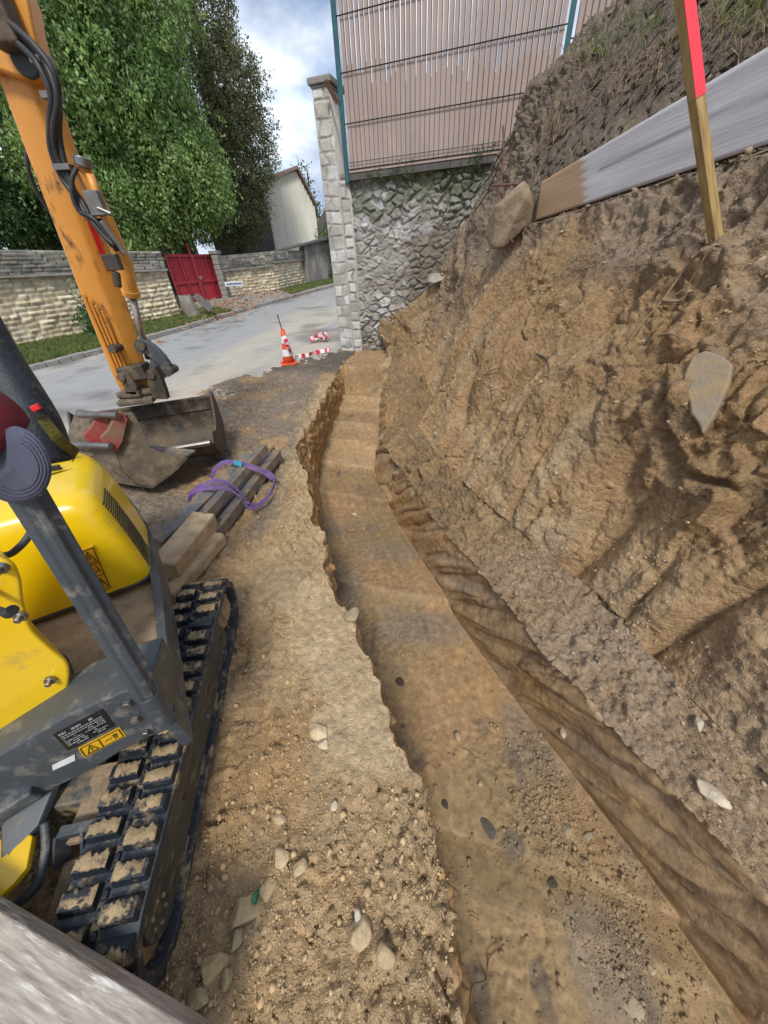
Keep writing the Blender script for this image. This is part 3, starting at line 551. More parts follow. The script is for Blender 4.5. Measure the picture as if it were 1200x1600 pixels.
# ---- stone walls made of real relief
def wall_relief(name,p0,p1,z0,z1,cw,ch,res,amp,pal,mort,parent,seed,coursed=True,thick=.4,mortw=.12,dirtf=None,top=None,material='stone'):
    """relief grid standing on p0-p1; z0,z1 give foot and top heights at both ends; top(u) optional"""
    p0,p1=Vector(p0),Vector(p1); Lg=(p1-p0).to_2d().length; d=Vector(((p1-p0).x,(p1-p0).y,0)).normalized(); n=Vector((d.y,-d.x,0))
    if n.dot(-p0)<0: n=-n
    nu=max(6,int(Lg/res)); hmax=max(z1[0]-z0[0],z1[1]-z0[1]); nv=max(5,int(hmax/res))
    u=np.linspace(0,1,nu); v=np.linspace(0,1,nv); U,Vv=np.meshgrid(u,v)
    zb0=z0[0]*(1-U)+z0[1]*U; zt=z1[0]*(1-U)+z1[1]*U
    if top is not None: zt=top(U)
    ZZ=zb0+(zt-zb0)*Vv; s=U*Lg; q=np.stack([s.ravel(),ZZ.ravel()-z0[0]-(U.ravel()*(z0[1]-z0[0])),np.zeros(s.size)],-1)
    wob=fbm(q*2.5/max(cw,.1)*.2,3,seed,.6)
    if coursed:
        qq=q[:,1]/ch+wob*.35; row=np.floor(qq); fy=qq-row; ofs=_h(row,row*0,row*0,seed); wj=.7+.7*_h(row,row*0+3,row*0,seed)
        xx=q[:,0]/(cw*wj)+ofs*7+wob*.4+.25*vnoise(q/cw*.8,seed+5); cl_=np.floor(xx); fx=xx-cl_; idn=_h(cl_,row,row*0,seed+2)
        e=np.minimum(np.minimum(fx,1-fx)*cw/ch,np.minimum(fy,1-fy)); rel=ss(.02,mortw*2.4,e+.04*vnoise(q*9/cw*.3,seed+8)); idn2=_h(cl_,row,row*0,seed+6)
    else:
        w2=fbm(q*7,4,seed+30,.6); A1,A2,idn=worley(np.stack([q[:,0]/cw+wob*.5+w2*.55,q[:,1]/ch+wob*.4+w2*.5,q[:,0]*0+.5],-1),seed); rel=ss(.0,mortw*2.2,A2-A1+.12*w2)*(.45+.55*ss(-.5,.1,vnoise(q*2.2,seed+31))); idn2=(idn*7.31)%1; ff=facet(np.stack([q[:,0]/.09+w2,q[:,1]/.07,q[:,0]*0],-1),seed+33)[2]; rel=np.clip(rel+ff*.35,0,1.3)
    h=rel*amp*(.45+.75*idn2)+fbm(q*9,4,seed+11,.6)*amp*.45*rel+fbm(q*1.2,3,seed+12)*amp*.8
    edge=np.minimum(np.minimum(U,1-U)*Lg/.03,np.minimum(Vv,1-Vv)*hmax/.03).ravel().clip(0,1)
    h=h*edge
    P3=np.stack([p0.x+d.x*s.ravel()+n.x*h,p0.y+d.y*s.ravel()+n.y*h,ZZ.ravel()],-1)
    pal=np.array(pal); cst=pal[(idn*len(pal)).astype(int)%len(pal)]*(.8+.4*idn2)[:,None]; mo=np.array(mort)
    c=mo[None,:]*(1-rel)[:,None]+cst*rel[:,None]; c=c*(1+.28*fbm(q*6,4,seed+20,.6))[:,None]
    if dirtf is not None: c=dirtf(c,q,P3)
    F=gridfaces(nv,nu); base=len(P3); f=lambda a,z:(a.x-n.x*thick,a.y-n.y*thick,z)
    e0=[(p0.x,p0.y,z0[0]),(p1.x,p1.y,z0[1]),(p1.x,p1.y,zt[0,-1] if top is not None else z1[1]),(p0.x,p0.y,zt[0,0] if top is not None else z1[0])]
    tp=[tuple(P3[(nv-1)*nu+i]) for i in range(nu)]
    # back, ends and top close the body
    VB=[];FB=[]
    bt=[np.array(P3[i])-np.array([n.x,n.y,0])*thick for i in range(nu)]; tt_=[np.array(t)-np.array([n.x,n.y,0])*thick for t in tp]
    VB=bt+tt_; k=base; FQ=[]
    for i in range(nu-1):
        FQ.append((k+i+1,k+i,k+nu+i,k+nu+i+1)); FQ.append(((nv-1)*nu+i,(nv-1)*nu+i+1,k+nu+i+1,k+nu+i))
    cend=[]
    for col,(bi) in ((0,0),(nu-1,nu-1)):
        FQ.append((0*nu+col,(nv-1)*nu+col,k+nu+bi,k+bi) if col==0 else ((nv-1)*nu+col,col,k+bi,k+nu+bi))
    VA=np.vstack([P3,np.array(VB)]); CA=np.vstack([np.clip(c,.01,1),np.tile(pal.mean(0),(len(VB),1))])
    return link_mesh(name,VA,np.vstack([F,np.array(FQ)]),M[material],parent,smooth=False,cols=CA)
CREAM=[(.68,.58,.40),(.60,.50,.34),(.72,.64,.47),(.54,.45,.30),(.66,.55,.36)]
GREYS=[(.27,.25,.22),(.34,.31,.27),(.22,.21,.19),(.30,.27,.21)]
def coping(c,q,P3):
    return c
def long_wall(name,label,basepx,toppx,capfrac,seed,cw=.22,ch=.11,res=.035,pal=CREAM,group='rubble stone walls across the road'):
    a,b=G(*basepx[0]),G(*basepx[1]); ta,tb=AP(*toppx[0],a,b),AP(*toppx[1],a,b)
    e=empty(name,a.lerp(b,.5),label,'wall',group); ca=a.z+(ta.z-a.z)*capfrac; cb=b.z+(tb.z-b.z)*capfrac
    wall_relief('masonry',a,b,(a.z-.15,b.z-.15),(ca,cb),cw,ch,res,.05,pal,(.44,.37,.26),e,seed,thick=.45)
    d=(b-a).normalized(); n=Vector((d.y,-d.x,0)); n=n if n.dot(-a)>0 else -n
    wall_relief('coping',a+n*.07-Vector((0,0,0)),b+n*.07,(ca+.004,cb+.004),(ta.z,tb.z),.26,.075,res,.05,GREYS,(.10,.10,.08),e,seed+50,thick=.55)
    mb=MB(); mb.beam(a+n*.10+Vector((0,0,ca-a.z)),b+n*.10+Vector((0,0,cb-b.z)),.12,.05); mb.build('drip_stone',M['kerb'],e,bevel=.012)
    return e
lw=long_wall('stone_wall','long cream rubble wall with grey layered coping left of the red gate',[(0,552),(285,497)],[(0,388),(255,393)],.74,301)
# the same wall carries on out of the frame on the left
a,b=G(0,552),G(285,497); d_=(a-b).normalized(); q0=a+d_*6
ta=AP(0,388,a,b)
wall_relief('masonry',q0,a+d_*.01,(a.z-.3,a.z-.15),(a.z+(ta.z-a.z)*.74,)*2,.22,.11,.06,.05,CREAM,(.44,.37,.26),lw,330,thick=.45)
w2=long_wall('stone_wall','shorter cream rubble wall between the red gate and the angle of the lane',[(352,468),(434,456)],[(345,400),(430,393)],.66,302)
w3=long_wall('stone_wall','sunlit cream rubble wall running from the angle towards the grey wall',[(434,456),(493,441)],[(430,393),(490,391)],.74,303)
a,b=G(484,445),G(600,425)
ta,tb=AP(430,393,a,b),AP(533,366,a,b)
e=empty('stone_wall',a.lerp(b,.5),'tall dark grey rubble wall with a sloping top below the white house','wall')
wall_relief('masonry',a,b,(a.z-.2,b.z-.2),(0,0),.24,.13,.05,.05,[(.24,.22,.2),(.3,.28,.25),(.2,.19,.17)],(.17,.16,.14),e,304,thick=.4,top=lambda U:AP(484,379,a,b).z+(AP(560,359,a,b).z-AP(484,379,a,b).z)*U)
mb=MB(); mb.beam(AP(430,393,a,b),AP(600,349,a,b),.5,.07); mb.build('coping',M['darkwood'],e)
# ---- red gate
a,b=G(283,478),G(356,467); ta,tb=AP(258,397,a,b),AP(339,397,a,b)
gt=empty('red_gate',a.lerp(b,.5),'dark red sheet metal double gate between the two stone walls','gate')
d=(b-a); dn_=Vector((d.x,d.y,0)).normalized(); n=Vector((dn_.y,-dn_.x,0)); n=n if n.dot(-a)>0 else -n
h0,h1=a.z+.08,b.z+.08; H0,H1=ta.z,tb.z
def gp(u,v,o=0): return Vector((a.x+d.x*u,a.y+d.y*u,(h0*(1-u)+h1*u)*(1-v)+(H0*(1-u)+H1*u)*v))+n*o
for (u0,u1) in ((0.01,.495),(.505,.99)):
    mb=MB()
    for k in range(26):
        ua=u0+(u1-u0)*k/26; ub=u0+(u1-u0)*(k+.72)/26; mb.hexa([gp(ua,.42,.012),gp(ub,.42,.012),gp(ub,.98,.012),gp(ua,.98,.012)],[gp(ua,.42,.0),gp(ub,.42,.0),gp(ub,.98,.0),gp(ua,.98,.0)])
    mb.hexa([gp(u0,.02,.0),gp(u1,.02,.0),gp(u1,.98,.0),gp(u0,.98,.0)],[gp(u0,.02,-.02),gp(u1,.02,-.02),gp(u1,.98,-.02),gp(u0,.98,-.02)])
    lf=mb.build('gate_leaf',M['redgate'],gt)
    mb=MB()
    for v in (.03,.42,.97): mb.beam(gp(u0,v,.03),gp(u1,v,.03),.05,.08)
    for u in (u0+.008,(u0+u1)/2,u1-.008): mb.beam(gp(u,.0,.04),gp(u,1.0,.04),.05,.07,up=n)
    fr_=mb.build('frame',M['redgate'],lf)
MB().beam(gp(.49,0,.06),gp(.47,1.22,.06),.06,.06,up=n).build('post',M['redgate'],gt)
MB().cyl(gp(.535,.5,.04),gp(.535,.5,.1),.06).build('lock_plate',M['steel'],gt)
# stone gate pillar
pa,pb=G(352,469),G(359,467); e=empty('gate_pillar',pa,'narrow grey stone gate pillar right of the red gate','pillar')
mb=MB(); tz=AP(344,397,pa,pb).z; c=pa.lerp(pb,.5)
for k in range(9):
    z0=pa.z+(tz-pa.z)*k/9; z1=pa.z+(tz-pa.z)*(k+1)/9; mb.box((c.x+random.uniform(-.01,.01),c.y,(z0+z1)/2),(.24,.4,z1-z0-.012))
mb.box((c.x,c.y,(pa.z+tz)/2),(.20,.36,tz-pa.z-.05)); mb.build('shaft',M['kerb'],e,bevel=.02)
MB().box((c.x,c.y,tz+.05),(.32,.48,.1)).build('cap',M['kerb'],e,bevel=.02)
# street name sign in front of the wall
sc=G(372,467); e=empty('street_sign',sc,'small white street name sign on a short post by the cream wall','sign')
zt=AY(371,443,sc.y).z; dv=Vector((.9,.3,0)).normalized()
MB().cyl(sc,(sc.x,sc.y,zt),.03,8).build('post',M['kerb'],e)
mb=MB(); mb.box((sc.x,sc.y-.05,zt),(.72,.03,.16),(dv,Vector((-dv.y,dv.x,0)),Vector((0,0,1)))); pnl=mb.build('panel',M['signw'],e,bevel=.005)
mb=MB(); xx=-.26
for wd in (.05,.04,.06,.03,.05,.09,.04,.06,.04):
    mb.box(Vector((sc.x,sc.y-.05,zt))+dv*(xx+wd/2)+Vector((dv.y,-dv.x,0))*.018,(wd,.006,.055),(dv,Vector((-dv.y,dv.x,0)),Vector((0,0,1)))); xx+=wd+.014
mb.build('lettering',M['signb'],pnl)
# stone bollards
def bollard(name,label,base,h,r,seed,lean=0,group=None):
    mb=MB(); rings=[]; random.seed(seed)
    for k in range(7):
        t=k/6; rr_=r*(1-.18*t+.04*math.sin(k*2.1+seed)); z=base.z-.05+(h+.05)*t
        if k==6: rr_*=.8
        rings.append([(base.x+lean*t+rr_*math.cos(a_)*(1+.08*math.sin(3*a_+k)),base.y+rr_*math.sin(a_),z+(.03*math.sin(2*a_) if k>4 else 0)) for a_ in [j*math.pi/7 for j in range(14)]])
    mb.loft(rings); nv_=len(mb.V); ct_=fbm(np.array(mb.V)*9,3,seed,.6)[:,None]; return tag(mb.build(name,M['stone'],origin=base,smooth=True,cols=np.array([[.22,.20,.17]])*(1+.5*ct_)),label,'bollard',group)
bb=G(306,499); bollard('stone_bollard','squat mossy stone bollard in the leaves before the red gate',bb,.62,.23,1,-.12)
bb2=G(511,438); bollard('stone_bollard','far stone bollard beside the dark post near the grey wall',bb2,.75,.22,2)
p0=AY(307,463,bb.y+.1); p1=AY(328,482,bb.y-.25); mb=MB(); mb.beam(p0+(p0-p1)*.1,p1+(p1-p0)*.12,.2,.035,up=(.3,-1,.6)); tag(mb.build('loose_board',M['darkwood'],origin=p1),'short grey board leaning on the stone bollard by the red gate','board')
pb=AZ(508,424,G(510,438).z); bq=G(508,436); mb=MB(); t=AY(508,405,bq.y+.4); mb.tube([(bq.x-.1,bq.y+.4,bq.z),(bq.x-.1,bq.y+.4,(t.z+bq.z)/2),(t.x,t.y,t.z)],[.16,.19,.1],10); tag(mb.build('dark_post',M['black'],origin=(bq.x-.1,bq.y+.4,bq.z),smooth=True),'dark narrow post beside the round bush near the grey wall','post')
# ---- barn
ya=26.; A=AY(430,393,ya); Bq=AY(495,377,ya+2.2)
def bp(px,py): return AP(px,py,A,Bq)
e=empty('barn',Vector((A.x,A.y,1.)),'pale clad barn with pitched roof and dark timber side wall beyond the trees','barn')
low=lambda v:Vector((v.x,v.y,1.0))
g1,g2,g3=bp(411,285),bp(462,267),bp(492,325)
nb=Vector((-(Bq-A).y,(Bq-A).x,0)).normalized(); nb=nb if nb.y>0 else -nb
L0=low(bp(430,391)); L0=Vector((g1.x,g1.y,1.)); R0=Vector((g3.x,g3.y,1.))
MB().prism([L0,R0,g3,g2,g1],nb*.2).build('gable_wall',M['barn'],e)
dep=nb*9+(A-Bq).normalized()*7
mb=MB()
for k in range(22):
    u=(k+.5)/22; p=L0.lerp(R0,u); zt=(g1.z+(g2.z-g1.z)*(u*(R0-L0).length)/((g2-g1).to_2d().length)) if u*(R0-L0).length<(g2-g1).to_2d().length else g2.z+(g3.z-g2.z)*((u*(R0-L0).length)-(g2-g1).to_2d().length)/((g3-g2).to_2d().length)
    mb.box((p.x-nb.x*.03,p.y-nb.y*.03,(1+zt)/2-.03),(.05,.05,zt-1))
mb.build('cladding_ribs',M['barn'],e)
sidev=(A-Bq).normalized(); s0=low(bp(421,380)); s1=AY(338,396,ya-1.); s1=Vector((s1.x,s1.y,1.)); t0=bp(414,330)
zside=AY(390,358,ya-.5).z
MB().hexa([Vector((g1.x,g1.y,1)),Vector((s1.x,s1.y,1)),Vector((s1.x,s1.y,zside+1.2)),Vector((g1.x,g1.y,zside+1.2))],[Vector((g1.x,g1.y+.25,1)),Vector((s1.x,s1.y+.25,1)),Vector((s1.x,s1.y+.25,zside+1.2)),Vector((g1.x,g1.y+.25,zside+1.2))]).build('side_wall',M['darkwood'],e)
r0=sidev*8+nb*1.
eav=-nb*.25+Vector((0,0,.06)); upz=Vector((0,0,.14))
MB().hexa([g1+eav-Vector((0,0,.1)),g2+eav,g2+eav+nb*10,g1+eav+nb*10],[g1+eav-Vector((0,0,.1))+upz,g2+eav+upz,g2+eav+nb*10+upz,g1+eav+nb*10+upz]).build('roof',M['roof'],e)
MB().hexa([g2+eav,g3+eav,g3+eav+nb*10,g2+eav+nb*10],[g2+eav+upz,g3+eav+upz,g3+eav+nb*10+upz,g2+eav+nb*10+upz]).build('roof_slope',M['roof'],e)
# dark sheds behind the left walls
def slab(name,label,px0,px1,y0,y1,zlow,pyt,m_,cat='shed'):
    a=AY(px0,pyt[0],y0); b=AY(px1,pyt[1],y1); e=empty(name,Vector((a.x,a.y,zlow)),label,cat)
    al,bl=Vector((a.x,a.y,zlow)),Vector((b.x,b.y,zlow)); k=Vector((0,.8,0))
    MB().hexa([al,bl,b,a],[al+k,bl+k,b+k,a+k]).build('boarded_wall',M[m_],e)
    mb=MB(); Ln=(b-a).length; nn=int(Ln/.28)
    for i in range(nn):
        u=(i+.5)/nn; q=a.lerp(b,u); mb.box((q.x,q.y-.02,(q.z+zlow)/2),(.05,.04,q.z-zlow-.02))
    mb.build('batten',M[m_],e)
    MB().beam(a+Vector((0,.3,.06)),b+Vector((0,.3,.06)),1.3,.1).build('roof',M['roof'],e); return e
slab('wooden_shed','dark boarded shed behind the cream wall at the left of the tree',20,262,19.,22.5,.4,(330,357),'darkwood')
# far house
hy=34.; e=empty('house',AY(525,372,hy),'white rendered house with dark timber trim seen past the pillar','house')
h1_=AY(503,392,hy); h2_=AY(600,392,hy)
q1,q2,q3=AY(497,362,hy),AY(524,318,hy),AY(570,330,hy)
MB().prism([Vector((q1.x,hy,1)),Vector((q3.x,hy,1)),q3,q2,q1],(0,5,0)).build('wall',M['render'],e)
MB().beam(q1+Vector((-.2,-.2,-.1)),q2+Vector((0,-.2,.15)),.5,.22,up=(0,-1,0)).build('barge_board',M['darkwood'],e)
mb=MB()
for px in (512,520,528): t=AY(px,335,hy-.1); bt=AY(px,366,hy-.1); mb.box(((t.x+bt.x)/2,hy-.1,(t.z+bt.z)/2),(.14,.1,t.z-bt.z))
t=AY(505,364,hy-.15); t2=AY(560,364,hy-.15); mb.beam(t,t2,.15,.2); mb.build('timber_frame',M['darkwood'],e)
e=empty('brick_house',AY(495,370,38.),'small dark red brick house end beyond the barn','house')
q=AY(490,345,38.);q_=AY(506,345,38.); MB().hexa([Vector((q.x,38,1)),Vector((q_.x+1.5,38,1)),Vector((q_.x+1.5,38,q.z)),Vector((q.x,38,q.z))],[Vector((q.x,42,1)),Vector((q_.x+1.5,42,1)),Vector((q_.x+1.5,42,q.z)),Vector((q.x,42,q.z))]).build('wall',mat('brick_wall',(.25,.11,.09),(.18,.08,.07),scale=6,rough=.9),e)
MB().beam((q.x-.2,40,q.z),(q_.x+1.8,40,q.z),4.4,.25).build('roof',M['roof'],e)

# ---- trees
def leafcloud(name,parent,blobs,n,size,pal,seed,droop=.5,material='leafA'):
    """n leaves gathered in drooping sprays on the skins of overlapping lobes"""
    r=np.random.default_rng(seed); B=np.array([[*b[0],*b[1]] for b in blobs]); wts=(B[:,3]*B[:,4]+B[:,3]*B[:,5]); wts/=wts.sum()
    ns=n//14; bi=r.choice(len(B),ns,p=wts); dirv=r.normal(size=(ns,3)); dirv/=np.linalg.norm(dirv,axis=1,keepdims=True)
    rad=.62+.42*r.random(ns)**.6; wob=1+.22*vnoise(dirv*2.2+bi[:,None]*5,seed)+.20*vnoise(dirv*5+bi[:,None],seed+1)
    sc=B[bi,:3]+dirv*B[bi,3:]*(rad*wob)[:,None]
    k=14; idx=np.repeat(np.arange(ns),k); t=np.tile(np.arange(k)/k,ns)
    out_=dirv[idx]; sp=size*4.2
    sdir=r.normal(size=(ns,3))*.6+dirv*.8; sdir[:,2]-=droop; sdir/=np.linalg.norm(sdir,axis=1,keepdims=True)
    c=sc[idx]+sdir[idx]*(t*sp)[:,None]+r.normal(size=(len(idx),3))*size*.55; c[:,2]-=droop*t*t*sp*.6
    ln=size*(.7+.7*r.random(len(idx))); a=r.normal(size=(len(idx),3)); a[:,2]-=droop*1.6; a/=np.linalg.norm(a,axis=1,keepdims=True)
    nn=r.normal(size=(len(idx),3))+out_*.9+np.array([0,0,.5]); b=np.cross(a,nn); b/=np.linalg.norm(b,axis=1,keepdims=True)+1e-9; nm=np.cross(a,b)
    w=ln*.26
    v0=c; v1=c+a*(ln*.5)[:,None]+b*w[:,None]-nm*(w*.3)[:,None]; v2=c+a*ln[:,None]; v3=c+a*(ln*.5)[:,None]-b*w[:,None]-nm*(w*.3)[:,None]
    V=np.stack([v0,v1,v2,v3],1).reshape(-1,3); F=np.arange(len(V)).reshape(-1,4)
    pal=np.array(pal); spc=vnoise(sc*.9,seed+3)*.5+.5; ci=np.clip((spc[idx]*.6+r.random(len(idx))*.4)*len(pal),0,len(pal)-1).astype(int); col=pal[ci]*(.75+.5*r.random((len(idx),1)))
    return link_mesh(name,V,F,M[material],parent,cols=np.repeat(col,4,axis=0))
def trunk_mesh(base,top,r0,limbs,seed):
    mb=MB(); r=random.Random(seed); b,t=Vector(base),Vector(top)
    pts=[b.lerp(t,k/6)+Vector((r.uniform(-.1,.1),r.uniform(-.1,.1),0))*(k>0) for k in range(7)]; mb.tube(pts,[r0*(1.25-.16*k) for k in range(7)],12)
    for l in limbs:
        s=pts[r.randint(2,5)]; l=Vector(l); mid=s.lerp(l,.5)+Vector((r.uniform(-.2,.2),r.uniform(-.2,.2),.25)); mb.tube(catmull([s,mid,l],4),[r0*.42*(1-.085*k) for k in range(9)],7)
    return mb
def tree(name,label,base,top,r0,blobs,n,size,pal,seed,droop,group='trees behind the stone walls'):
    e=empty(name,base,label,'tree',group); r=random.Random(seed)
    limbs=[Vector(b[0])+Vector((r.uniform(-.3,.3)*b[1][0],r.uniform(-.5,.2)*b[1][1],r.uniform(-.3,.3)*b[1][2])) for b in blobs for _ in range(3)]
    trunk_mesh(base,top,r0,limbs,seed).build('trunk',M['bark'],e,smooth=True)
    leafcloud('crown',e,blobs,n,size,pal,seed,droop); return e
def B_(px,py,y,rx,ry,rz): return (tuple(AY(px,py,y)),(rx,ry,rz))
GA=[(.09,.155,.045),(.13,.22,.06),(.19,.30,.08),(.25,.36,.11),(.29,.40,.16)]
GB=[(.10,.13,.06),(.13,.16,.07),(.22,.22,.10),(.07,.10,.045),(.28,.26,.13)]
GC=[(.03,.07,.022),(.05,.11,.03),(.08,.15,.04)]
b0=G(285,470); b0.y=18.5; b0.x=-7.6; b0.z=.7
tree('walnut_tree','big bright green drooping walnut tree rising behind the left wall',b0,b0+Vector((.3,0,5)),.34,
 [B_(190,170,17,2.2,2.2,1.9),B_(120,60,17,2.5,2.4,2.2),B_(270,265,16.8,1.5,1.6,1.2),B_(200,290,16.2,1.3,1.5,.9),B_(120,230,16.5,1.7,1.8,1.3),B_(205,80,17.5,1.3,1.8,2.0),B_(300,262,17,1.0,1.2,.9),B_(130,-100,18,2.4,2.6,2.4),B_(262,330,16.5,1.0,1.0,.55),B_(222,340,15.5,.55,.6,.7),B_(60,130,17.5,2.0,1.8,1.9),B_(320,300,17,.75,.9,.55),B_(205,375,15.2,.35,.4,.5)],150000,.115,GA,11,.75)
b1=Vector((-6.6,23,.9))
tree('holm_oak','tall dark olive green tree with a pointed crown right of the bright one',b1,b1+Vector((0,0,6)),.36,
 [B_(352,290,23,1.9,2.2,2.1),B_(340,190,23,2.2,2.2,2.4),B_(310,60,23,1.5,2,2.8),B_(296,-60,23,1.3,1.6,2.4),B_(375,330,22.5,1.1,1.3,1.0),B_(385,235,23,1.05,1.3,1.6),B_(345,355,22,1.4,1.4,.7),B_(362,130,23,1.1,1.3,1.4)],120000,.085,GB,12,.1)
b2=Vector((-14.5,17,.7))
tree('lime_tree','dark leaved tree at the left edge behind the wall',b2,b2+Vector((0,0,5)),.3,
 [B_(20,230,17.5,2.6,2,2.6),B_(-60,120,17.5,3,2.4,3.5),B_(60,330,18,2.0,1.6,1.4),B_(-20,330,17.5,2.2,1.8,1.1)],50000,.12,GC,13,.4)
# far conifer
cb=AY(487,370,45.); cb.z=1.5; ct=AY(478,262,45.); e=empty('conifer_tree',cb,'thin distant conifer beyond the barn roof','tree'); trunk_mesh(cb,ct,.16,[],3).build('trunk',M['bark'],e)
leafcloud('crown',e,[((cb.x+.25*(7-k)/7*math.sin(k),45.,cb.z+(ct.z-cb.z)*(.28+.1*k)),(1.25*(1-k/8.5),1.2*(1-k/8.5),.5)) for k in range(8)],6000,.22,GC,14,.2)
# bushes
bq=G(521,440)
e=tag(leafcloud('round_bush',None,[((bq.x+.15,bq.y+.9,bq.z+1.1),(.65,.6,1.15))],5000,.10,[(.05,.11,.03),(.08,.16,.04)],15,.1),'dark green rounded bush in front of the grey wall by the lane','bush')
hb=G(150,520)
e=tag(leafcloud('climbing_plant',None,[(tuple(AY(147,490,G(147,527).y-.2)),(.22,.18,.5)),(tuple(AY(152,505,G(147,527).y-.2)),(.26,.2,.3))],1800,.07,[(.04,.10,.03),(.07,.15,.04)],16,.3),'dark green climbing shrub against the cream wall behind the digger arm','shrub')
# ================================================================== PILLAR, RETAINING WALL, FENCE
WA=Vector((-.60,7.42,0)); WD=Vector((.943,-.332,0)).normalized(); WN=Vector((WD.y,-WD.x,0)); WN=WN if WN.y<0 else -WN
WB_=WA+WD*4.2
pt=AP(513,140,WA,WB_).z
def rdirt(c,q,P3):
    t=ss(-.2,.5,fbm(q*1.5,4,401)+ .9*ss(.7,1.9,q[:,0]) -.25-.3*ss(1.7,2.2,q[:,1])); s=np.array([.16,.13,.095]); c=c*(1-t[:,None]*.8)+s*t[:,None]*.8
    t=ss(2.02,2.3,q[:,1]+.12*vnoise(q*5,403)); c=c*(1-t[:,None]*.55)+np.array([.07,.10,.04])*t[:,None]*.55
    t=ss(.25,.55,fbm(q*2.6,4,402)); return c*(1-t[:,None]*.5)+np.array([.52,.52,.54])*t[:,None]*.5
rw=empty('retaining_wall',WA+WD*1.6,'rough grey rubble retaining wall below the slatted fence, earth stuck to it','wall')
zt0=AP(548,278,WA,WB_).z; zt1=AP(757,248,WA,WB_).z
Lw=(AP(757,248,WA,WB_)-WA).length
SP=WA+WD*.18
wall_relief('masonry',SP,WA+WD*3.6,(.12,.12),(zt0,zt0+(zt1-zt0)*1.25),.15,.10,.011,.05,[(.38,.36,.34),(.48,.47,.46),(.33,.31,.29),(.30,.29,.27),(.54,.52,.50)],(.30,.28,.25),rw,401,coursed=False,thick=.35,mortw=.10,dirtf=rdirt)
MB().beam(SP+Vector((0,0,zt0+.03))-WN*.12,WA+WD*3.6+Vector((0,0,zt0+(zt1-zt0)*1.25+.03))-WN*.12,.26,.07).build('top_course',M['kerb'],rw,bevel=.02)
# moss tufts along the top
# pillar of squared stones
pz0=gz(7.4)-.1; e=empty('stone_pillar',WA-WD*.02,'tall squared white grey stone pillar with a moulded cap at the end of the wall','pillar')
PC=WA+WD*.13; PALP=[(.46,.44,.40),(.52,.50,.46),(.40,.38,.345),(.44,.41,.36),(.56,.54,.50)]; pw=.36
lime=lambda c,q,P3:(lambda t:c*(1-t[:,None]*.6)+np.array([.60,.60,.60])*t[:,None]*.6)(ss(.1,.5,fbm(q*3.1,4,421)))
wall_relief('stones',WA-WD*.0+WN*.11,WA+WD*.26+WN*.11,(pz0,pz0),(pt,pt),.21,.165,.009,.015,PALP,(.33,.32,.30),e,411,thick=.46,mortw=.055,dirtf=lime)
wall_relief('quoins',WA+WD*.261+WN*.075,WA+WD*.42+WN*.075,(pz0,pz0),(zt0-.03,zt0-.03),.17,.15,.009,.02,PALP,(.30,.29,.27),e,412,thick=.2,mortw=.07,dirtf=lime)
c=WA+WD*.13-WN*.12; pw=.26; mb=MB()
for (hh,ex,zz_) in ((.03,.03,0),(.07,.09,.03)): mb.box(tuple(c+Vector((0,0,pt+zz_+hh/2+.001))),(pw+ex,.46+ex,hh-.002),(WD,-WN,Vector((0,0,1))))
mb.build('cap',M['kerb'],e,bevel=.012)
bi=AP(524,140,WA,WB_); mb=MB(); mb.beam(AP(520,136,WA,WB_)+WN*.25,AP(534,166,WA,WB_)+WN*.14,.05,.03,up=WN); tag(mb.build('rusty_bracket',M['rust'],origin=bi+WN*.2),'bent rusty iron bracket beside the pillar cap','bracket')
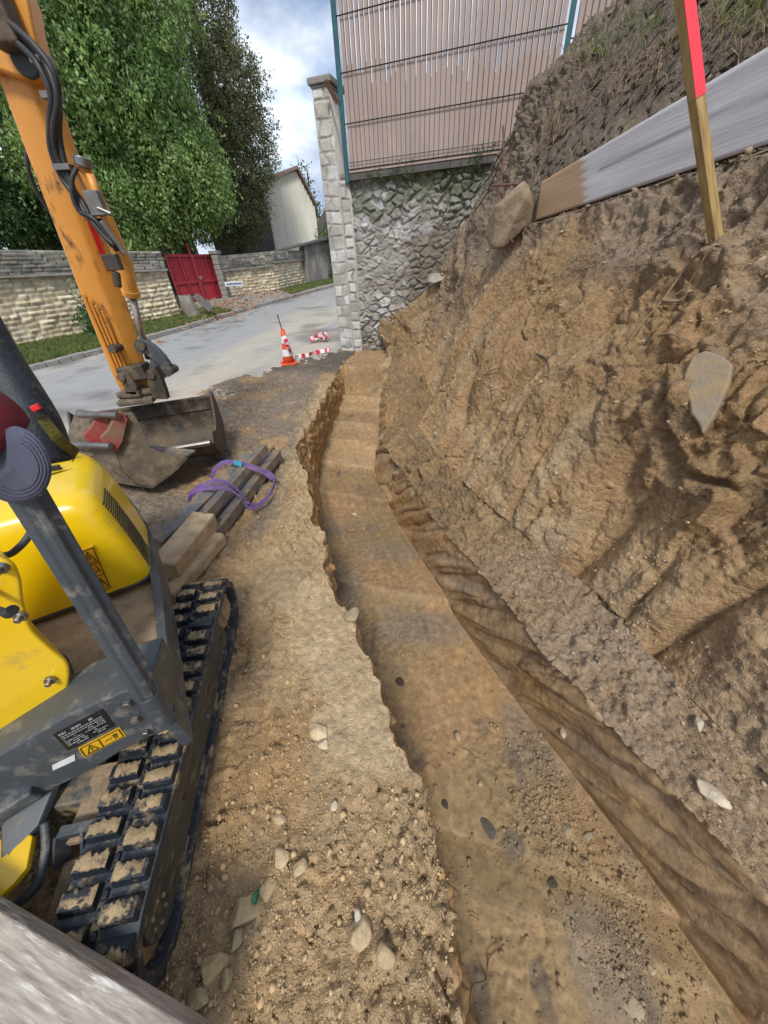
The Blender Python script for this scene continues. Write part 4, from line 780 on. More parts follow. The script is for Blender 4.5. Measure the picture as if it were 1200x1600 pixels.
# fence
fb0=AP(548,272,WA,WB_); fz0=fb0.z; f0=(fb0-WA).dot(WD); FT=4.75
fe=AP(757,243,WA,WB_); gr_=(fe.z-fb0.z)/((fe-WA).dot(WD)-f0)
fo=WN*.10
def fp(s,z,o=0.): return Vector((WA.x,WA.y,0))+WD*s+fo+WN*o+Vector((0,0,z))
s_post2=(AP(883,60,WA,WB_)-WA).dot(WD)
def panel(s0,s1,zb_,label,first):
    e=empty('slatted_fence',fp((s0+s1)/2,zb_),label,'fence','slatted fence panels on the retaining wall')
    mb=MB(); s=s0+.035; 
    while s<s1-.03:
        mb.tube([fp(s,zb_+.02,.012),fp(s,FT,.012)],.0035,5); s+=.066
    mb.build('vertical_wires',M['wire'],e)
    mb=MB()
    for k in range(5):
        z=zb_+.03+k*.46
        for dz in (0,.0): mb.tube([fp(s0,z,.02),fp(s1,z,.02)],.006,6)
    for k in range(4): mb.tube([fp(s0,zb_+.10+k*.46,.02),fp(s1,zb_+.10+k*.46,.02)],.0 if k else .004,5)
    mb.build('horizontal_wires',M['wire'],e)
    # slats: closed at the foot, open slits above a wavy line
    mb=MB(); s=s0+.035; i=0; w=.066; random.seed(int(s0*100))
    while s<s1-.08:
        gap=random.uniform(.007,.012) ; zc=zb_+ (.88-.05*(s-s0)) +.06*math.sin(s*2.3)+random.uniform(-.10,.10)+.1*((i*7)%3)/3
        mb.hexa([fp(s+.002,zb_+.03,-.004),fp(s+w-.0005,zb_+.03,-.004),fp(s+w-.0005,zc,-.004),fp(s+.002,zc,-.004)],[fp(s+.002,zb_+.03,-.008),fp(s+w-.0005,zb_+.03,-.008),fp(s+w-.0005,zc,-.008),fp(s+.002,zc,-.008)])
        a0=[(gap,zc-.001),(w-.0005,zc-.001)]; zz_=zc; off_=0
        while zz_<FT:
            zn_=min(FT,zz_+random.uniform(.08,.5)); o1=random.uniform(-.002,.002)
            mb.hexa([fp(s+gap+off_,zz_,-.004),fp(s+w,zz_,-.004),fp(s+w,zn_,-.004),fp(s+gap+o1,zn_,-.004)],[fp(s+gap+off_,zz_,-.008),fp(s+w,zz_,-.008),fp(s+w,zn_,-.008),fp(s+gap+o1,zn_,-.008)]); zz_=zn_; off_=o1
        s+=w;i+=1
    mb.build('privacy_slats',M['pinkslat'],e)
    mb=MB(); mb.beam(fp(s0+.03,zb_+.012),fp(s1-.03,zb_+.012),.03,.035); mb.build('bottom_rail',M['pinkslat'],e)
    return e
# the panel is level; its foot steps with the ground
panel(f0,s_post2,fz0+.0,'wide pink brown slatted fence panel above the stone wall, left of the second post',True)
panel(s_post2+.06,s_post2+2.5,fz0+.35,'second pink brown slatted fence panel right of the teal post, foot hidden by the mound',False)
def post(s,z0,label):
    mb=MB(); mb.box(tuple(fp(s,(z0+FT+.1)/2,.0)),(.06,.05,FT+.1-z0),(WD,-WN,Vector((0,0,1)))); return tag(mb.build('fence_post',M['green'],origin=fp(s,z0),bevel=.004),label,'post','teal fence posts')
post(f0-.02,fz0-.12,'teal metal fence post standing beside the pillar cap')
post(s_post2+.03,fz0-.1,'teal metal fence post between the two slatted panels, above the mound')
tag(MB().beam(fp(f0,fz0-.05,-.02),fp(s_post2,fz0-.05,-.02),.05,.07).build('gravel_board',M['darkwood'],origin=fp(f0,fz0-.05)),'dark board lying along the top of the rubble wall under the fence','board')

# ================================================================== MINI EXCAVATOR (yellow, near)
V3=Vector; UP=V3((0,0,1))
t0=G(270,1550); t1=G(378,960); TA=(V3((t1.x,t1.y,0))-V3((t0.x,t0.y,0))).normalized(); TN=V3((TA.y,-TA.x,0))     # along the track, outward
def tp(s,z,o=0.): return V3((t0.x,t0.y,0))+TA*s+TN*o+UP*(z+.012+gz(t0.y+s))
EX=empty('mini_excavator',V3((-1.35,.7,0)),'yellow and grey mini excavator with a mud caked rubber track beside the trench','excavator')
R_=.152; S0,S1=.145,1.235; TW=.232
def loop(r,n=18,z0=None,s0=S0,s1=S1,rz=None):
    z0=R_ if z0 is None else z0; pts=[]
    for k in range(n+1): a=math.pi/2+math.pi*k/n; pts.append((s0+r*math.cos(a),z0+r*math.sin(a)))
    m=22
    for k in range(1,m): pts.append((s0+(s1-s0)*k/m,z0-r))
    for k in range(n+1): a=-math.pi/2+math.pi*k/n; pts.append((s1+r*math.cos(a),z0+r*math.sin(a)))
    for k in range(1,m): t=k/m; pts.append((s1+(s0-s1)*t,z0+r-.012*math.sin(math.pi*t)))
    return pts
def mk_track(flip=0.,label=None):
    o0=flip
    e=empty('crawler_track',(0,0,0)); e.parent=EX; e.location=tuple(tp(.6,0,o0-.11)-EX.location)
    lo=loop(R_-.018); li=loop(R_-.042); mb=MB(); rings=[]
    for (a,b) in zip(lo,li): rings.append([tp(a[0],a[1],o0),tp(a[0],a[1],o0-TW),tp(b[0],b[1],o0-TW),tp(b[0],b[1],o0)])
    rings.append(rings[0]); mb.loft(rings,cap=False); mb.build('belt',M['rubber'],e,bevel=.004,subsurf=0)
    # lugs: two staggered rows
    per=[0]; 
    for i in range(len(lo)): a=lo[i]; b=lo[(i+1)%len(lo)]; per.append(per[-1]+math.hypot(b[0]-a[0],b[1]-a[1]))
    Lp=per[-1]; nl=40; pitch=Lp/nl
    def at(q):
        q%=Lp; i=max(j for j in range(len(per)-1) if per[j]<=q); f=(q-per[i])/(per[i+1]-per[i]); a=lo[i%len(lo)]; b=lo[(i+1)%len(lo)]
        p=(a[0]+(b[0]-a[0])*f,a[1]+(b[1]-a[1])*f); t=(b[0]-a[0],b[1]-a[1]); l=math.hypot(*t); return p,(t[0]/l,t[1]/l),(t[1]/l,-t[0]/l)
    lug=MB(); mud=MB(); r=random.Random(3)
    for k in range(nl):
        for (oa,ob,sh) in ((-.006,-.104,0.),(-.128,-TW+.006,.5)):
            q=(k+sh)*pitch; p,t,nn=at(q); hw=.0225; H=.026
            def pt(ds,h,o): return tp(p[0]+t[0]*ds+nn[0]*h,p[1]+t[1]*ds+nn[1]*h,o0+o)
            base=[pt(-hw-.007,-.002,oa),pt(hw+.007,-.002,oa),pt(hw+.007,-.002,ob),pt(-hw-.007,-.002,ob)]
            topq=[pt(-hw+.004,H,oa-.004),pt(hw-.002,H,oa-.004),pt(hw-.002,H,ob+.004),pt(-hw+.004,H,ob+.004)]
            lug.hexa(base,topq)
            # guide block between the rows
            lug.hexa([pt(-.012,-.002,-.106),pt(.012,-.002,-.106),pt(.012,-.002,-.126),pt(-.012,-.002,-.126)],[pt(-.010,.010,-.108),pt(.010,.010,-.108),pt(.010,.010,-.124),pt(-.010,.010,-.124)])
            if nn[1]>-.3 and r.random()<.95:
                j=lambda: r.uniform(-.002,.003)
                n_=11; cv=r.uniform(.0,.18)*r.choice([0,1,1]); sd2=r.choice([0,1]); rows=[]
                for a_ in range(n_):
                    f=a_/(n_-1); f=(f*(1-cv)+cv*sd2); oo=oa-.003+(ob-oa+.006)*f; e1=-hw+r.uniform(-.004,.009)*(1+.6*sd2); e2=hw-.001+r.uniform(-.008,.003); hh=r.uniform(.001,.007)
                    if a_ in (0,n_-1): hh=.0006
                    rows.append([pt(e1,H-.001,oo),pt(e1+.004,H+hh,oo),pt((e1+e2)/2,H+hh+j()*.6,oo),pt(e2-.004,H+hh,oo),pt(e2,H-.001,oo)])
                mud.loft(rows,cap=True)
    lug.build('tread_lugs',M['rubberc'],e,bevel=.004,seg=2); mud.build('mud_crust',M['caked'],e,smooth=True)
    # side frame: long plate with a rounded near end, recessed between the runs of the belt
    pl_=[];n=14;r0=.092
    for k in range(n+1): a=math.pi/2+math.pi*k/n; pl_.append((S0+.03+r0*math.cos(a),R_-.004+r0*math.sin(a)))
    pl_+=[(S1-.10,R_-r0),(S1-.14,R_+r0*1.15)]
    MB().prism([tp(a,b,o0-.018) for a,b in pl_],-TN*.18).build('side_frame',M['framepl'],e,bevel=.006)
    mb=MB()
    for s in (.42,.80,1.05):
        mb=MB(); mb.prism([tp(s+.013*math.cos(a),R_+.006+.008*math.sin(a),o0-.0165) for a in [j*math.pi/6 for j in range(12)]],-TN*.004); mb.build('bolt_hole',M['black'],e)
    pass
    for s,zz in ((.70,R_-.03),(1.0,R_-.038)): MB().cyl(tp(s,zz,o0-.02),tp(s,zz,o0-.004),.009,6).build('bolt',M['steel'],e,bevel=.002)
    # idler and sprocket wheels
    for s,rr_,nm in ((S0,R_-.05,'idler_wheel'),(S1,R_-.05,'sprocket')):
        mb=MB(); nn_=26 if nm=='sprocket' else 28; ring=[]
        for k in range(nn_):
            a=2*math.pi*k/nn_; q=rr_*(1-.12*(k%2)) if nm=='sprocket' else rr_; ring.append(tp(s+q*math.cos(a),R_+q*math.sin(a),o0-.04))
        mb.prism(ring,-TN*.07); mb.cyl(tp(s,R_,o0-.045),tp(s,R_,o0-.02),rr_*.55,18)
        for k in range(6): a=k*math.pi/3; mb.cyl(tp(s+.035*math.cos(a),R_+.035*math.sin(a),o0-.03),tp(s+.035*math.cos(a),R_+.035*math.sin(a),o0-.012),.007,6)
        mb.build(nm,M['mud'] if nm=='sprocket' else M['greyd'],e,bevel=.003)
    for s in (.3,.55,.8,1.02):
        MB().cyl(tp(s,.06,o0-.02),tp(s,.06,o0-.15),.036,16).build('roller',M['greyd'],e)
    return e
mk_track(0.)
mk_track(-.98)
def ep(px,py,z): return AZ(px,py,z)
# undercarriage between the tracks
mb=MB(); c=tp(.66,.20,-.6); mb.box(c,(.62,.46,.10),(TN,TA,UP)); mb.cyl(c,c+UP*.16,.2,28); mb.build('undercarriage_frame',M['greyd'],EX,bevel=.01)
mb=MB(); mb.prism([AZ(60,1470,.14),AZ(112,1492,.14),AZ(150,1375,.20),AZ(128,1335,.21),AZ(98,1350,.2)],(0,0,-.03)); mb.build('dirty_cover_plate',M['mud'],EX,bevel=.006)
mb=MB(); mb.prism([AZ(98,1320,.26),AZ(168,1302,.27),AZ(200,1185,.3),AZ(150,1195,.3)],(0,0,-.03)); mb.build('frame_plate',M['mud'],EX,bevel=.006)
mb=MB(); mb.beam(AZ(99,1300,.3),AZ(97,1350,.2),.012,.05); mb.beam(AZ(138,1290,.3),AZ(140,1345,.2),.012,.05); mb.beam(AZ(95,1302,.3),AZ(165,1285,.3),.03,.03); mb.build('blade_lug',M['grey'],EX,bevel=.003)
# slewing platform: beam across the front with its bolted corner
A0=V3((-.715,.505,0)); A1=A0+V3((-.976,-.217,0)); 
def fpx(px,py): return AP(px,py,A0,A1)
def away(o): return V3((-.217,.976,0))*o
face=[(-70,1222),(0,1180),(105,1118),(185,1084),(232,1070),(268,1118),(262,1142),(235,1152),(200,1168),(140,1205),(60,1245),(-70,1330)]
fz=[fpx(*q) for q in face]
MB().prism(fz,away(.16)).build('platform_beam',M['grey'],EX,bevel=.008)
for (px,py) in ((200,1097),(213,1121),(229,1142)):
    c=fpx(px,py); MB().cyl(c,c-away(.014),.0125,6).build('bolt',M['steel'],EX,bevel=.002)
def decal(name,pts,mt,o): 
    return MB().prism([fpx(*q)-away(o) for q in pts],away(.0012)).build(name,mt,EX)
dl_=decal('rating_plate',[(83,1147),(160,1107),(180,1133),(107,1172)],M['label'],.0022)
def quad(P,u,v,o): a,b,c,d=[fpx(*q) for q in P]; return a.lerp(b,u).lerp(d.lerp(c,u),v)-away(o)
def lines(P,rows,o,name,mt,par,seed=1,u0=.08,u1=.92):
    r=random.Random(seed); mb=MB()
    for (v,h,dens) in rows:
        u=u0
        while u<u1:
            w=r.uniform(.02,.09)
            if r.random()<dens: mb.hexa([quad(P,u,v,o),quad(P,min(u+w,u1),v,o),quad(P,min(u+w,u1),v+h,o),quad(P,u,v+h,o)],[quad(P,u,v,o-.0006),quad(P,min(u+w,u1),v,o-.0006),quad(P,min(u+w,u1),v+h,o-.0006),quad(P,u,v+h,o-.0006)])
            u+=w+.015
    return mb.build(name,mt,par)
PQ=[(83,1147),(160,1107),(180,1133),(107,1172)]
lines(PQ,[(.1,.09,.5),(.26,.04,.9),(.36,.04,.8),(.46,.04,.7),(.56,.04,.9),(.66,.04,.6),(.76,.04,.8),(.86,.04,.5)],.0032,'plate_print',M['labelt'],dl_,4)
dy=decal('warning_sticker',[(122,1168),(187,1135),(197,1149),(133,1183)],M['ylabel'],.0022)
PY=[(122,1168),(187,1135),(197,1149),(133,1183)]
def qpoly(P,pts,o,name,mt,par,fn=None): return MB().prism([quad(P,u,v,o) for u,v in pts],away(-.0006)).build(name,mt,par)
mb=MB()
for a,b in (((.04,.1),(.96,.1)),((.96,.1),(.96,.9)),((.96,.9),(.04,.9)),((.04,.9),(.04,.1)),((.48,.1),(.48,.9)),((.25,.2),(.38,.8)),((.38,.8),(.12,.8)),((.12,.8),(.25,.2)),((.25,.42),(.25,.7)),((.58,.55),(.66,.5)),((.68,.55),(.74,.5)),((.80,.3),(.80,.75)),((.85,.3),(.85,.75)),((.77,.42),(.88,.42))):
    mb.beam(quad(PY,*a,.0036),quad(PY,*b,.0036),.0022,.001,up=away(1))
mb.build('sticker_symbol',M['ink'],dy)
decal('white_sticker',[(82,1195),(117,1178),(118,1187),(83,1203)],M['white'],.0022)
# deck, curved tail plate
def rz(px,py,z): return AZ(px,py,z)
deck=[rz(-60,1060,.56),rz(45,1000,.57),rz(120,1080,.56),rz(215,1078,.56),rz(262,1060,.56),rz(255,960,.56),rz(240,900,.56),rz(225,850,.56),rz(180,820,.57),rz(-60,930,.57)]
MB().prism(deck,(0,0,-.03)).build('deck',M['mud'],EX,bevel=.004)
tail=[(270,1132,.575),(263,1080,.585),(256,1010,.59),(249,940,.60),(240,885,.61),(226,835,.61),(210,795,.61),(185,765,.6)]
tl=[AZ(*q) for q in tail]; tl=catmull(tl,5); mb=MB(); rings=[]
for i,pq in enumerate(tl):
    t=(tl[min(i+1,len(tl)-1)]-tl[max(i-1,0)]).normalized(); n=V3((t.y,-t.x,0)).normalized(); rings.append([pq+n*.012-UP*.14,pq+n*.012,pq-n*.022,pq-n*.022-UP*.14])
mb.loft(rings); mb.build('tail_plate',M['grey'],EX,bevel=.003)
for q in ((262,1045,.54),(257,880,.575),(256,915,.57)):
    pass
# rounded engine cover
def rquad(P,r,n,z,s=1.,c=None):
    P=[V3((p[0],p[1],0)) for p in P]; c=sum(P,V3())/len(P); P=[c+(p-c)*s for p in P]; out=[]
    for i,p in enumerate(P):
        a,b=P[i-1],P[(i+1)%len(P)]; u=(a-p).normalized(); w=(b-p).normalized(); rr_=r[i]
        p0,p1=p+u*rr_,p+w*rr_
        for k in range(n): t=k/(n-1); out.append((p0*(1-t)**2+p*2*t*(1-t)+p1*t*t)+UP*z)
    return out
HP=[(-1.05,1.11),(-1.35,1.62),(-2.05,1.75),(-1.98,.62)]
rad=[.09,.2,.3,.2]
mb=MB(); rings=[]
for z,s in ((.585,1.0),(.60,1.004),(.70,1.0),(.81,.985),(.90,.965),(.96,.94),(1.00,.905),(1.025,.85),(1.04,.74),(1.045,.4)): rings.append(rquad(HP,rad,12,z,s))
mb.loft(rings); HO=mb.build('engine_cover',M['yellow'],EX,smooth=True); 
# louvres round the near right corner of the cover
mb=MB()
for k in range(27):
    z=.625+k*.013; s=np.interp(z,[.585,.70,.81,.90,.96,1.00],[1.,1.,.985,.965,.94,.905]); ring=rquad(HP,rad,12,z,s)
    cen=sum(ring,V3())/len(ring); a,b=ring[9],ring[12]; 
    pts_=[ring[9],ring[10],ring[11],ring[11].lerp(ring[12],.2),ring[11].lerp(ring[12],.45)]
    pts_=[q+(q-cen).normalized()*.0012 for q in pts_]; mb.ribbon(pts_,[UP]*5,.0065,.003)
mb.build('louvre_slots',M['black'],HO)
mb=MB(); r1=rquad(HP,rad,12,.597,1.006); mb.tube([q for q in r1]+[r1[0]],.009,6); mb.build('rubber_seal',M['black'],HO)
# seam and handle cut on the cover, stickers
def hp(px,py):
    a=V3((-1.05,1.11,0)); b=V3((-1.98,.62,0)); return AP(px,py,a,b)
nh=V3((.466,-.885,0))
OQ=[(122,862),(145,853),(174,918),(158,925)]
def oq(u,v,o): a,b,c,d=[hp(*q) for q in OQ]; return a.lerp(b,u).lerp(d.lerp(c,u),v)+nh*o
O1=MB().prism([oq(0,0,.004),oq(1,0,.004),oq(1,1,.004),oq(0,1,.004)],nh*-.03).build('warning_sticker',M['orlabel'],EX)
mb=MB()
for a,b in (((.03,.02),(.97,.02)),((.97,.02),(.97,.98)),((.97,.98),(.03,.98)),((.03,.98),(.03,.02)),((.03,.34),(.97,.34)),((.03,.62),(.97,.62)),((.5,.06),(.85,.3)),((.85,.3),(.15,.3)),((.15,.3),(.5,.06)),((.5,.14),(.5,.24)),((.5,.68),(.85,.92)),((.85,.92),(.15,.92)),((.15,.92),(.5,.68)),((.5,.75),(.5,.86)),((.2,.42),(.5,.46)),((.3,.55),(.7,.5)),((.6,.38),(.8,.55))):
    mb.beam(oq(*a,.0052),oq(*b,.0052),.0028,.001,up=nh)
mb.build('sticker_symbol',M['ink'],O1)
c=AZ(88,732,1.05); MB().box(c,(.035,.012,.03),(V3((.95,.3,0)),V3((-.3,.95,0)),UP)).build('latch',M['black'],EX,bevel=.003)
# near yellow side panel
B0=V3((-1.0,.56,0)); B1=B0+V3((-.95,-.25,0))
sp=[(-80,905),(-20,872),(22,880),(36,905),(41,945),(55,985),(85,1015),(108,1035),(112,1060),(103,1098),(80,1128),(40,1152),(-10,1172),(-80,1195)]
spp=catmull([AP(*q,B0,B1) for q in sp],4)
MB().prism(spp,V3((-.30,.20,0))).build('side_panel',M['ylow'],EX,bevel=.03,seg=4)
ns=V3((.25,-.95,0)).normalized()
for (px,py) in ((4,885),(34,960),(80,1060)):
    c=AP(px,py,B0,B1)+ns*.0; MB().cyl(c,c+ns*.012,.014,16).build('washer',M['steel'],EX,bevel=.002); MB().cyl(c+ns*.011,c+ns*.024,.0085,6).build('bolt',M['steel'],EX,bevel=.002)
c=AP(10,925,B0,B1); mb=MB(); mb.tube([c+V3((-.02,0,.02)),c+ns*.05+V3((.0,0,.0)),c+ns*.06+V3((.03,0,-.01))],[.008,.008,.01],8); mb.cyl(c+ns*.06+V3((.03,.0,-.01)),c+ns*.06+V3((.05,0,.002)),.012,10); mb.build('lever',M['black'],EX)
# hydraulics between panel and post
mb=MB(); mb.cyl(AZ(95,1080,.63),AZ(122,1070,.63),.017,12); mb.build('hose_fitting',M['steel'],EX)
mb=MB(); mb.beam(AZ(118,1068,.62),AZ(190,1020,.62),.04,.03); mb.beam(AZ(130,1090,.60),AZ(200,1050,.6),.02,.025); mb.build('door_hinge_bar',M['grey'],EX,bevel=.004)
mb=MB(); mb.tube(catmull([AZ(75,1015,.6),AZ(100,1030,.61),AZ(112,1060,.62)],5),.010,8); mb.build('cable',M['black'],EX)
# slanting protective bar
b0=AY(252,1118,.50); b1=AY(50,785,.63); bd=(b1-b0).normalized(); vw=(V3((0,0,CAMH))-b0).normalized(); wd=bd.cross(vw).normalized(); vn=wd.cross(bd).normalized()
b1e=b1+bd*.22; mb=MB()
prof=[(-.046,-.020),(-.046,.012),(-.030,.020),(-.014,.020),(-.006,.030),(.014,.030),(.022,.020),(.046,.014),(.046,-.020)]
rings=[]
for k in range(14):
    f=k/13; sc_=1 if k>1 else (.62+.22*k); p=(b0-bd*.02).lerp(b1e,f); rings.append([p+wd*(u*sc_*.70)+vn*(w*sc_)  for u,w in prof])
mb.loft(rings); mb.build('protective_bar',M['grey'],EX,bevel=.004)
mb=MB(); p=b0-bd*.028; mb.cyl(b0-bd*.03+vn*.0,b0+bd*.1+vn*.0,.030,16); mb.build('bar_socket',M['grey'],EX,bevel=.004)
MB().cyl(b1-bd*.05+wd*.02+vn*.018,b1-bd*.05+wd*.02+vn*.022,.006,8).build('rivet_hole',M['black'],EX)
# seat tube, handle, belt with buckle
mb=MB(); mb.tube(catmull([AY(-90,420,1.2),AY(-8,560,1.12),AY(28,615,1.08),AY(58,665,1.05),AY(78,720,1.02)],6),[.062]*25,16); mb.build('seat_frame_tube',M['rubberc'],EX,smooth=True)
mb=MB(); mb.tube(catmull([AY(-60,862,.72),AY(5,868,.74),AY(30,855,.76),AY(48,832,.80),AY(62,800,.86)],6),.0095,10); mb.build('grab_handle',M['grey'],EX,smooth=True)
mb=MB(); pb_=[AY(58,640,.98),AY(75,665,.98),AY(98,692,1.0),AY(118,708,1.05),AY(116,716,1.1)]; mb.ribbon(catmull(pb_,5),[V3((.7,.2,.7))]*30,.03,.003); sb=mb.build('seat_belt',M['seatb'],EX)
mb=MB(); mb.beam(AY(50,632,.975),AY(66,652,.975),.035,.018,up=V3((0,-1,.5))); bk=mb.build('buckle',M['black'],sb,bevel=.003)
mb=MB(); mb.beam(AY(52,633,.962),AY(60,641,.962),.022,.012,up=V3((0,-1,.5))); mb.build('release_button',M['redplastic'],bk,bevel=.003)
mb=MB(); mb.tube(catmull([AZ(80,722,1.05),AZ(100,715,1.05),AZ(116,709,1.06)],4),.010,8); mb.build('cover_rim',M['black'],EX)
# yellow bracket, corrugated hose low on the left
Q=lambda px,py: AZ(px,py,.30)
MB().prism([Q(-60,1330),Q(0,1312),Q(20,1288),Q(13,1335),Q(42,1300),Q(51,1306),Q(42,1355),Q(22,1380),Q(0,1402),Q(-60,1420)],(0,0,-.022)).build('swing_bracket',M['ylow'],EX,bevel=.004)
hs=catmull([AZ(70,1285,.3),AZ(72,1325,.27),AZ(62,1370,.24),AZ(42,1400,.22),AZ(0,1428,.2),AZ(-50,1445,.2)],14)
MB().tube(hs,[.0115+.002*(i%2) for i in range(len(hs))],12).build('corrugated_hose',M['grey'],EX,smooth=True)
mb=MB(); mb.beam(AZ(-60,1300,.36),AZ(60,1225,.40),.07,.05); mb.build('swing_arm',M['grey'],EX,bevel=.008)
mb=MB(); mb.prism([AZ(0,1290,.33),AZ(50,1225,.36),AZ(90,1215,.36),AZ(60,1290,.30),AZ(20,1330,.3),AZ(0,1345,.3)],(0,0,-.03)); mb.build('frame_web',M['grey'],EX,bevel=.006)
# ---- cap
CAPP=AY(28,700,.56)
cp=empty('baseball_cap',CAPP,'burgundy cap with slate blue peak hanging over the top of the grey bar','cap')
cen=AY(-44,662,.575); mb=MB(); rings=[]
axc=V3((-.35,-.25,.9)).normalized(); ua=axc.orthogonal().normalized(); va=axc.cross(ua)
for k in range(10):
    a=-.62+k/9*(math.pi/2+.6); rings.append([cen+(ua*math.cos(t)+va*math.sin(t))*.068*math.cos(a)+axc*.076*math.sin(a) for t in [j*math.pi/14 for j in range(28)]])
mb.loft(rings); mb.build('crown',M['burg'],cp,smooth=True)
br=[(-20,715),(-8,694),(4,676),(20,666),(38,670),(56,682),(71,702),(81,728),(78,752),(66,772),(45,784),(18,786),(-12,776),(-40,765)]
bv=[AY(px,py,.555-.0006*max(0,px-10)+.00018*(py-650)) for px,py in br]
mb=MB(); ctr=sum(bv,V3())/len(bv); nb_=(V3((0,0,CAMH))-ctr).normalized()
def inset(f,lift): return [ctr.lerp(p,f)+nb_*lift for p in bv]
brr=[catmull(inset(f,l)+[inset(f,l)[0]],3)[:-1] for f,l in ((1,-.003),(1.,.002),(.8,.010),(.55,.015),(.25,.018),(.03,.019))]
mb.loft(brr); pk=mb.build('peak',M['navy'],cp,smooth=True)
mb=MB()
for j,f in enumerate((.92,.82,.72,.62)):
    q=[inset(f,np.interp(f,[.25,.55,.8,1],[.018,.015,.010,.002])+.0010)[i] for i in range(4,13)]; q=catmull(q,4)
    for i in range(0,len(q)-1): 
        if i==0: mb.tube(q,.0006,4)
mb.build('stitching',M['stitch'],pk)
# ================================================================== ORANGE DIGGER ARM
ya_=3.3
def oa(px,py,y=None): return AY(px,py,y if y else ya_)
P0=AY(213,602,3.40); P1=AY(52,150,3.28); ad=(P1-P0).normalized()
ARM=empty('digger_arm',V3((P0.x,P0.y,gz(3.3))),'scratched orange excavator arm with black hoses reaching down to the buckets','excavator arm')
vwv=(C0-np.array(P0)); vwv=V3(vwv).normalized(); sd_=ad.cross(vwv).normalized(); fr=sd_.cross(ad).normalized()   # sd_: sideways, fr: to camera
if sd_.x<0: sd_=-sd_
def ap_(f,u,w): return P0.lerp(P1,f)+sd_*u+fr*w
# the box section stands on its edge: left face, right face
def sec(f,wl,wr,dp): c=P0.lerp(P1,f); return [c-sd_*wl, c+fr*dp*.9, c+sd_*wr, c-fr*dp]
rings=[]
for f,wl,wr,dp in ((-.015,.13,.115,.10),(.05,.145,.125,.12),(.3,.15,.135,.13),(.6,.145,.13,.13),(.85,.14,.13,.13),(1.0,.135,.13,.13),(1.13,.13,.125,.12)):
    c=P0.lerp(P1,f); rings.append([c-sd_*wl-fr*.03,c-sd_*wl+fr*.02,c-sd_*.012+fr*dp*.75,c+sd_*.02+fr*dp*.75,c+sd_*wr+fr*.03,c+sd_*wr-fr*.02,c-fr*dp*.7])
MB().loft(rings).build('stick',M['orange'],ARM,bevel=.012)
# ridged wear plates on the lower left face
mb=MB()
for k in range(4):
    u=-.115+.027*k; f0_,f1_=.02,.42-.02*k
    mb.beam(ap_(f0_,u+.01,.045+.018*k),ap_(f1_,u-.02,.055+.02*k),.017,.02,up=fr)
mb.build('wear_ribs',M['orange'],ARM,bevel=.003)
# head casting and pivot at the top
hd=[(-70,-40),(20,-60),(43,0),(50,40),(66,95),(62,118),(30,122),(-10,108),(-70,120)]
hq=[AY(px,py,3.12) for px,py in hd]; MB().prism(hq,V3((-.02,.14,0))).build('head_casting',M['orange'],ARM,bevel=.02)
c=AY(43,96,3.11); mb=MB(); mb.cyl(c,c-V3((0,.03,0)),.072,20); mb.build('pivot_cap',M['black'],ARM,bevel=.012)
c=AY(-5,20,3.05); MB().box(c,(.16,.12,.24)).build('stop_block',M['rusty'],ARM,bevel=.02)
# boom going up out of view towards its machine
MB().beam(AY(-10,40,3.3),AY(-150,-330,3.35),.34,.40,up=fr).build('boom',M['orange'],ARM,bevel=.03)
# bucket cylinder on the right face
q0=AY(128,262,3.12); q1=AY(193,408,3.15); q2=AY(204,455,3.2); q3=AY(232,560,3.28)
mb=MB(); mb.tube([q0,q1,q2],.052,16); mb.build('cylinder_barrel',M['orange'],ARM,bevel=.004)
mb=MB(); mb.cyl(q2.lerp(q1,.05),q2+(q2-q1).normalized()*.03,.062,16); mb.build('cylinder_gland',M['orange'],ARM,bevel=.005)
MB().cyl(q2,q3,.026,14).build('cylinder_rod',M['chrome'],ARM,smooth=True)
MB().cyl(AY(128,244,3.08),AY(131,262,3.08),.05,14).build('cylinder_pin',M['steel'],ARM,bevel=.008)
mb=MB(); mb.tube([AY(140,272,3.02),AY(150,300,3.02),AY(162,338,3.02),AY(172,372,3.0)],.022,10); mb.build('steel_pipe',M['orange'],ARM,smooth=True)
mb=MB(); mb.box(AY(176,410,2.98),(.10,.05,.09)); mb.cyl(AY(181,425,2.98),AY(184,448,2.98),.026,12); mb.build('valve_block',M['rusty'],ARM,bevel=.006)
mb=MB(); mb.box(AY(150,318,2.98),(.09,.05,.12)); mb.cyl(AY(158,345,2.96),AY(196,398,3.0),.018,10); mb.cyl(AY(152,325,2.96),AY(175,335,2.96),.014,8); mb.build('pipe_clamp',M['steel'],ARM,bevel=.005)
# red decal
mb=MB(); mb.prism([ap_(.72,.05,.090),ap_(.72,.09,.062),ap_(.52,.10,.055),ap_(.50,.07,.08)],fr*.004); mb.build('red_decal',M['redplastic'],ARM)
# hoses
hz=[[(-20,20),(0,38),(38,62),(66,92),(83,125),(90,160),(84,200),(88,240),(108,285),(128,315),(150,352),(180,386)],
    [(-20,30),(2,48),(40,78),(62,105),(80,150),(78,190),(80,235),(98,280),(120,310),(140,342),(176,384)],
    [(-20,12),(20,40),(62,80),(86,118),(92,165),(92,210),(100,250),(116,300),(125,330),(150,345),(184,392)],
    [(120,262),(112,285),(118,320),(140,340),(165,350),(182,384)],
    [(42,236),(44,262),(58,300),(84,338),(108,360)]]
for i,h in enumerate(hz):
    yb=3.0 if i<4 else 3.3
    MB().tube(catmull([AY(px,py,yb+.03*math.sin(j+i)) for j,(px,py) in enumerate(h)],6),.017 if i<3 else .013,9).build('hydraulic_hose',M['black'],ARM,smooth=True)
for (px,py) in ((66,95),(82,150),(100,262)): MB().box(AY(px,py,3.02),(.10,.06,.03)).build('hose_clip',M['steel'],ARM,bevel=.004)
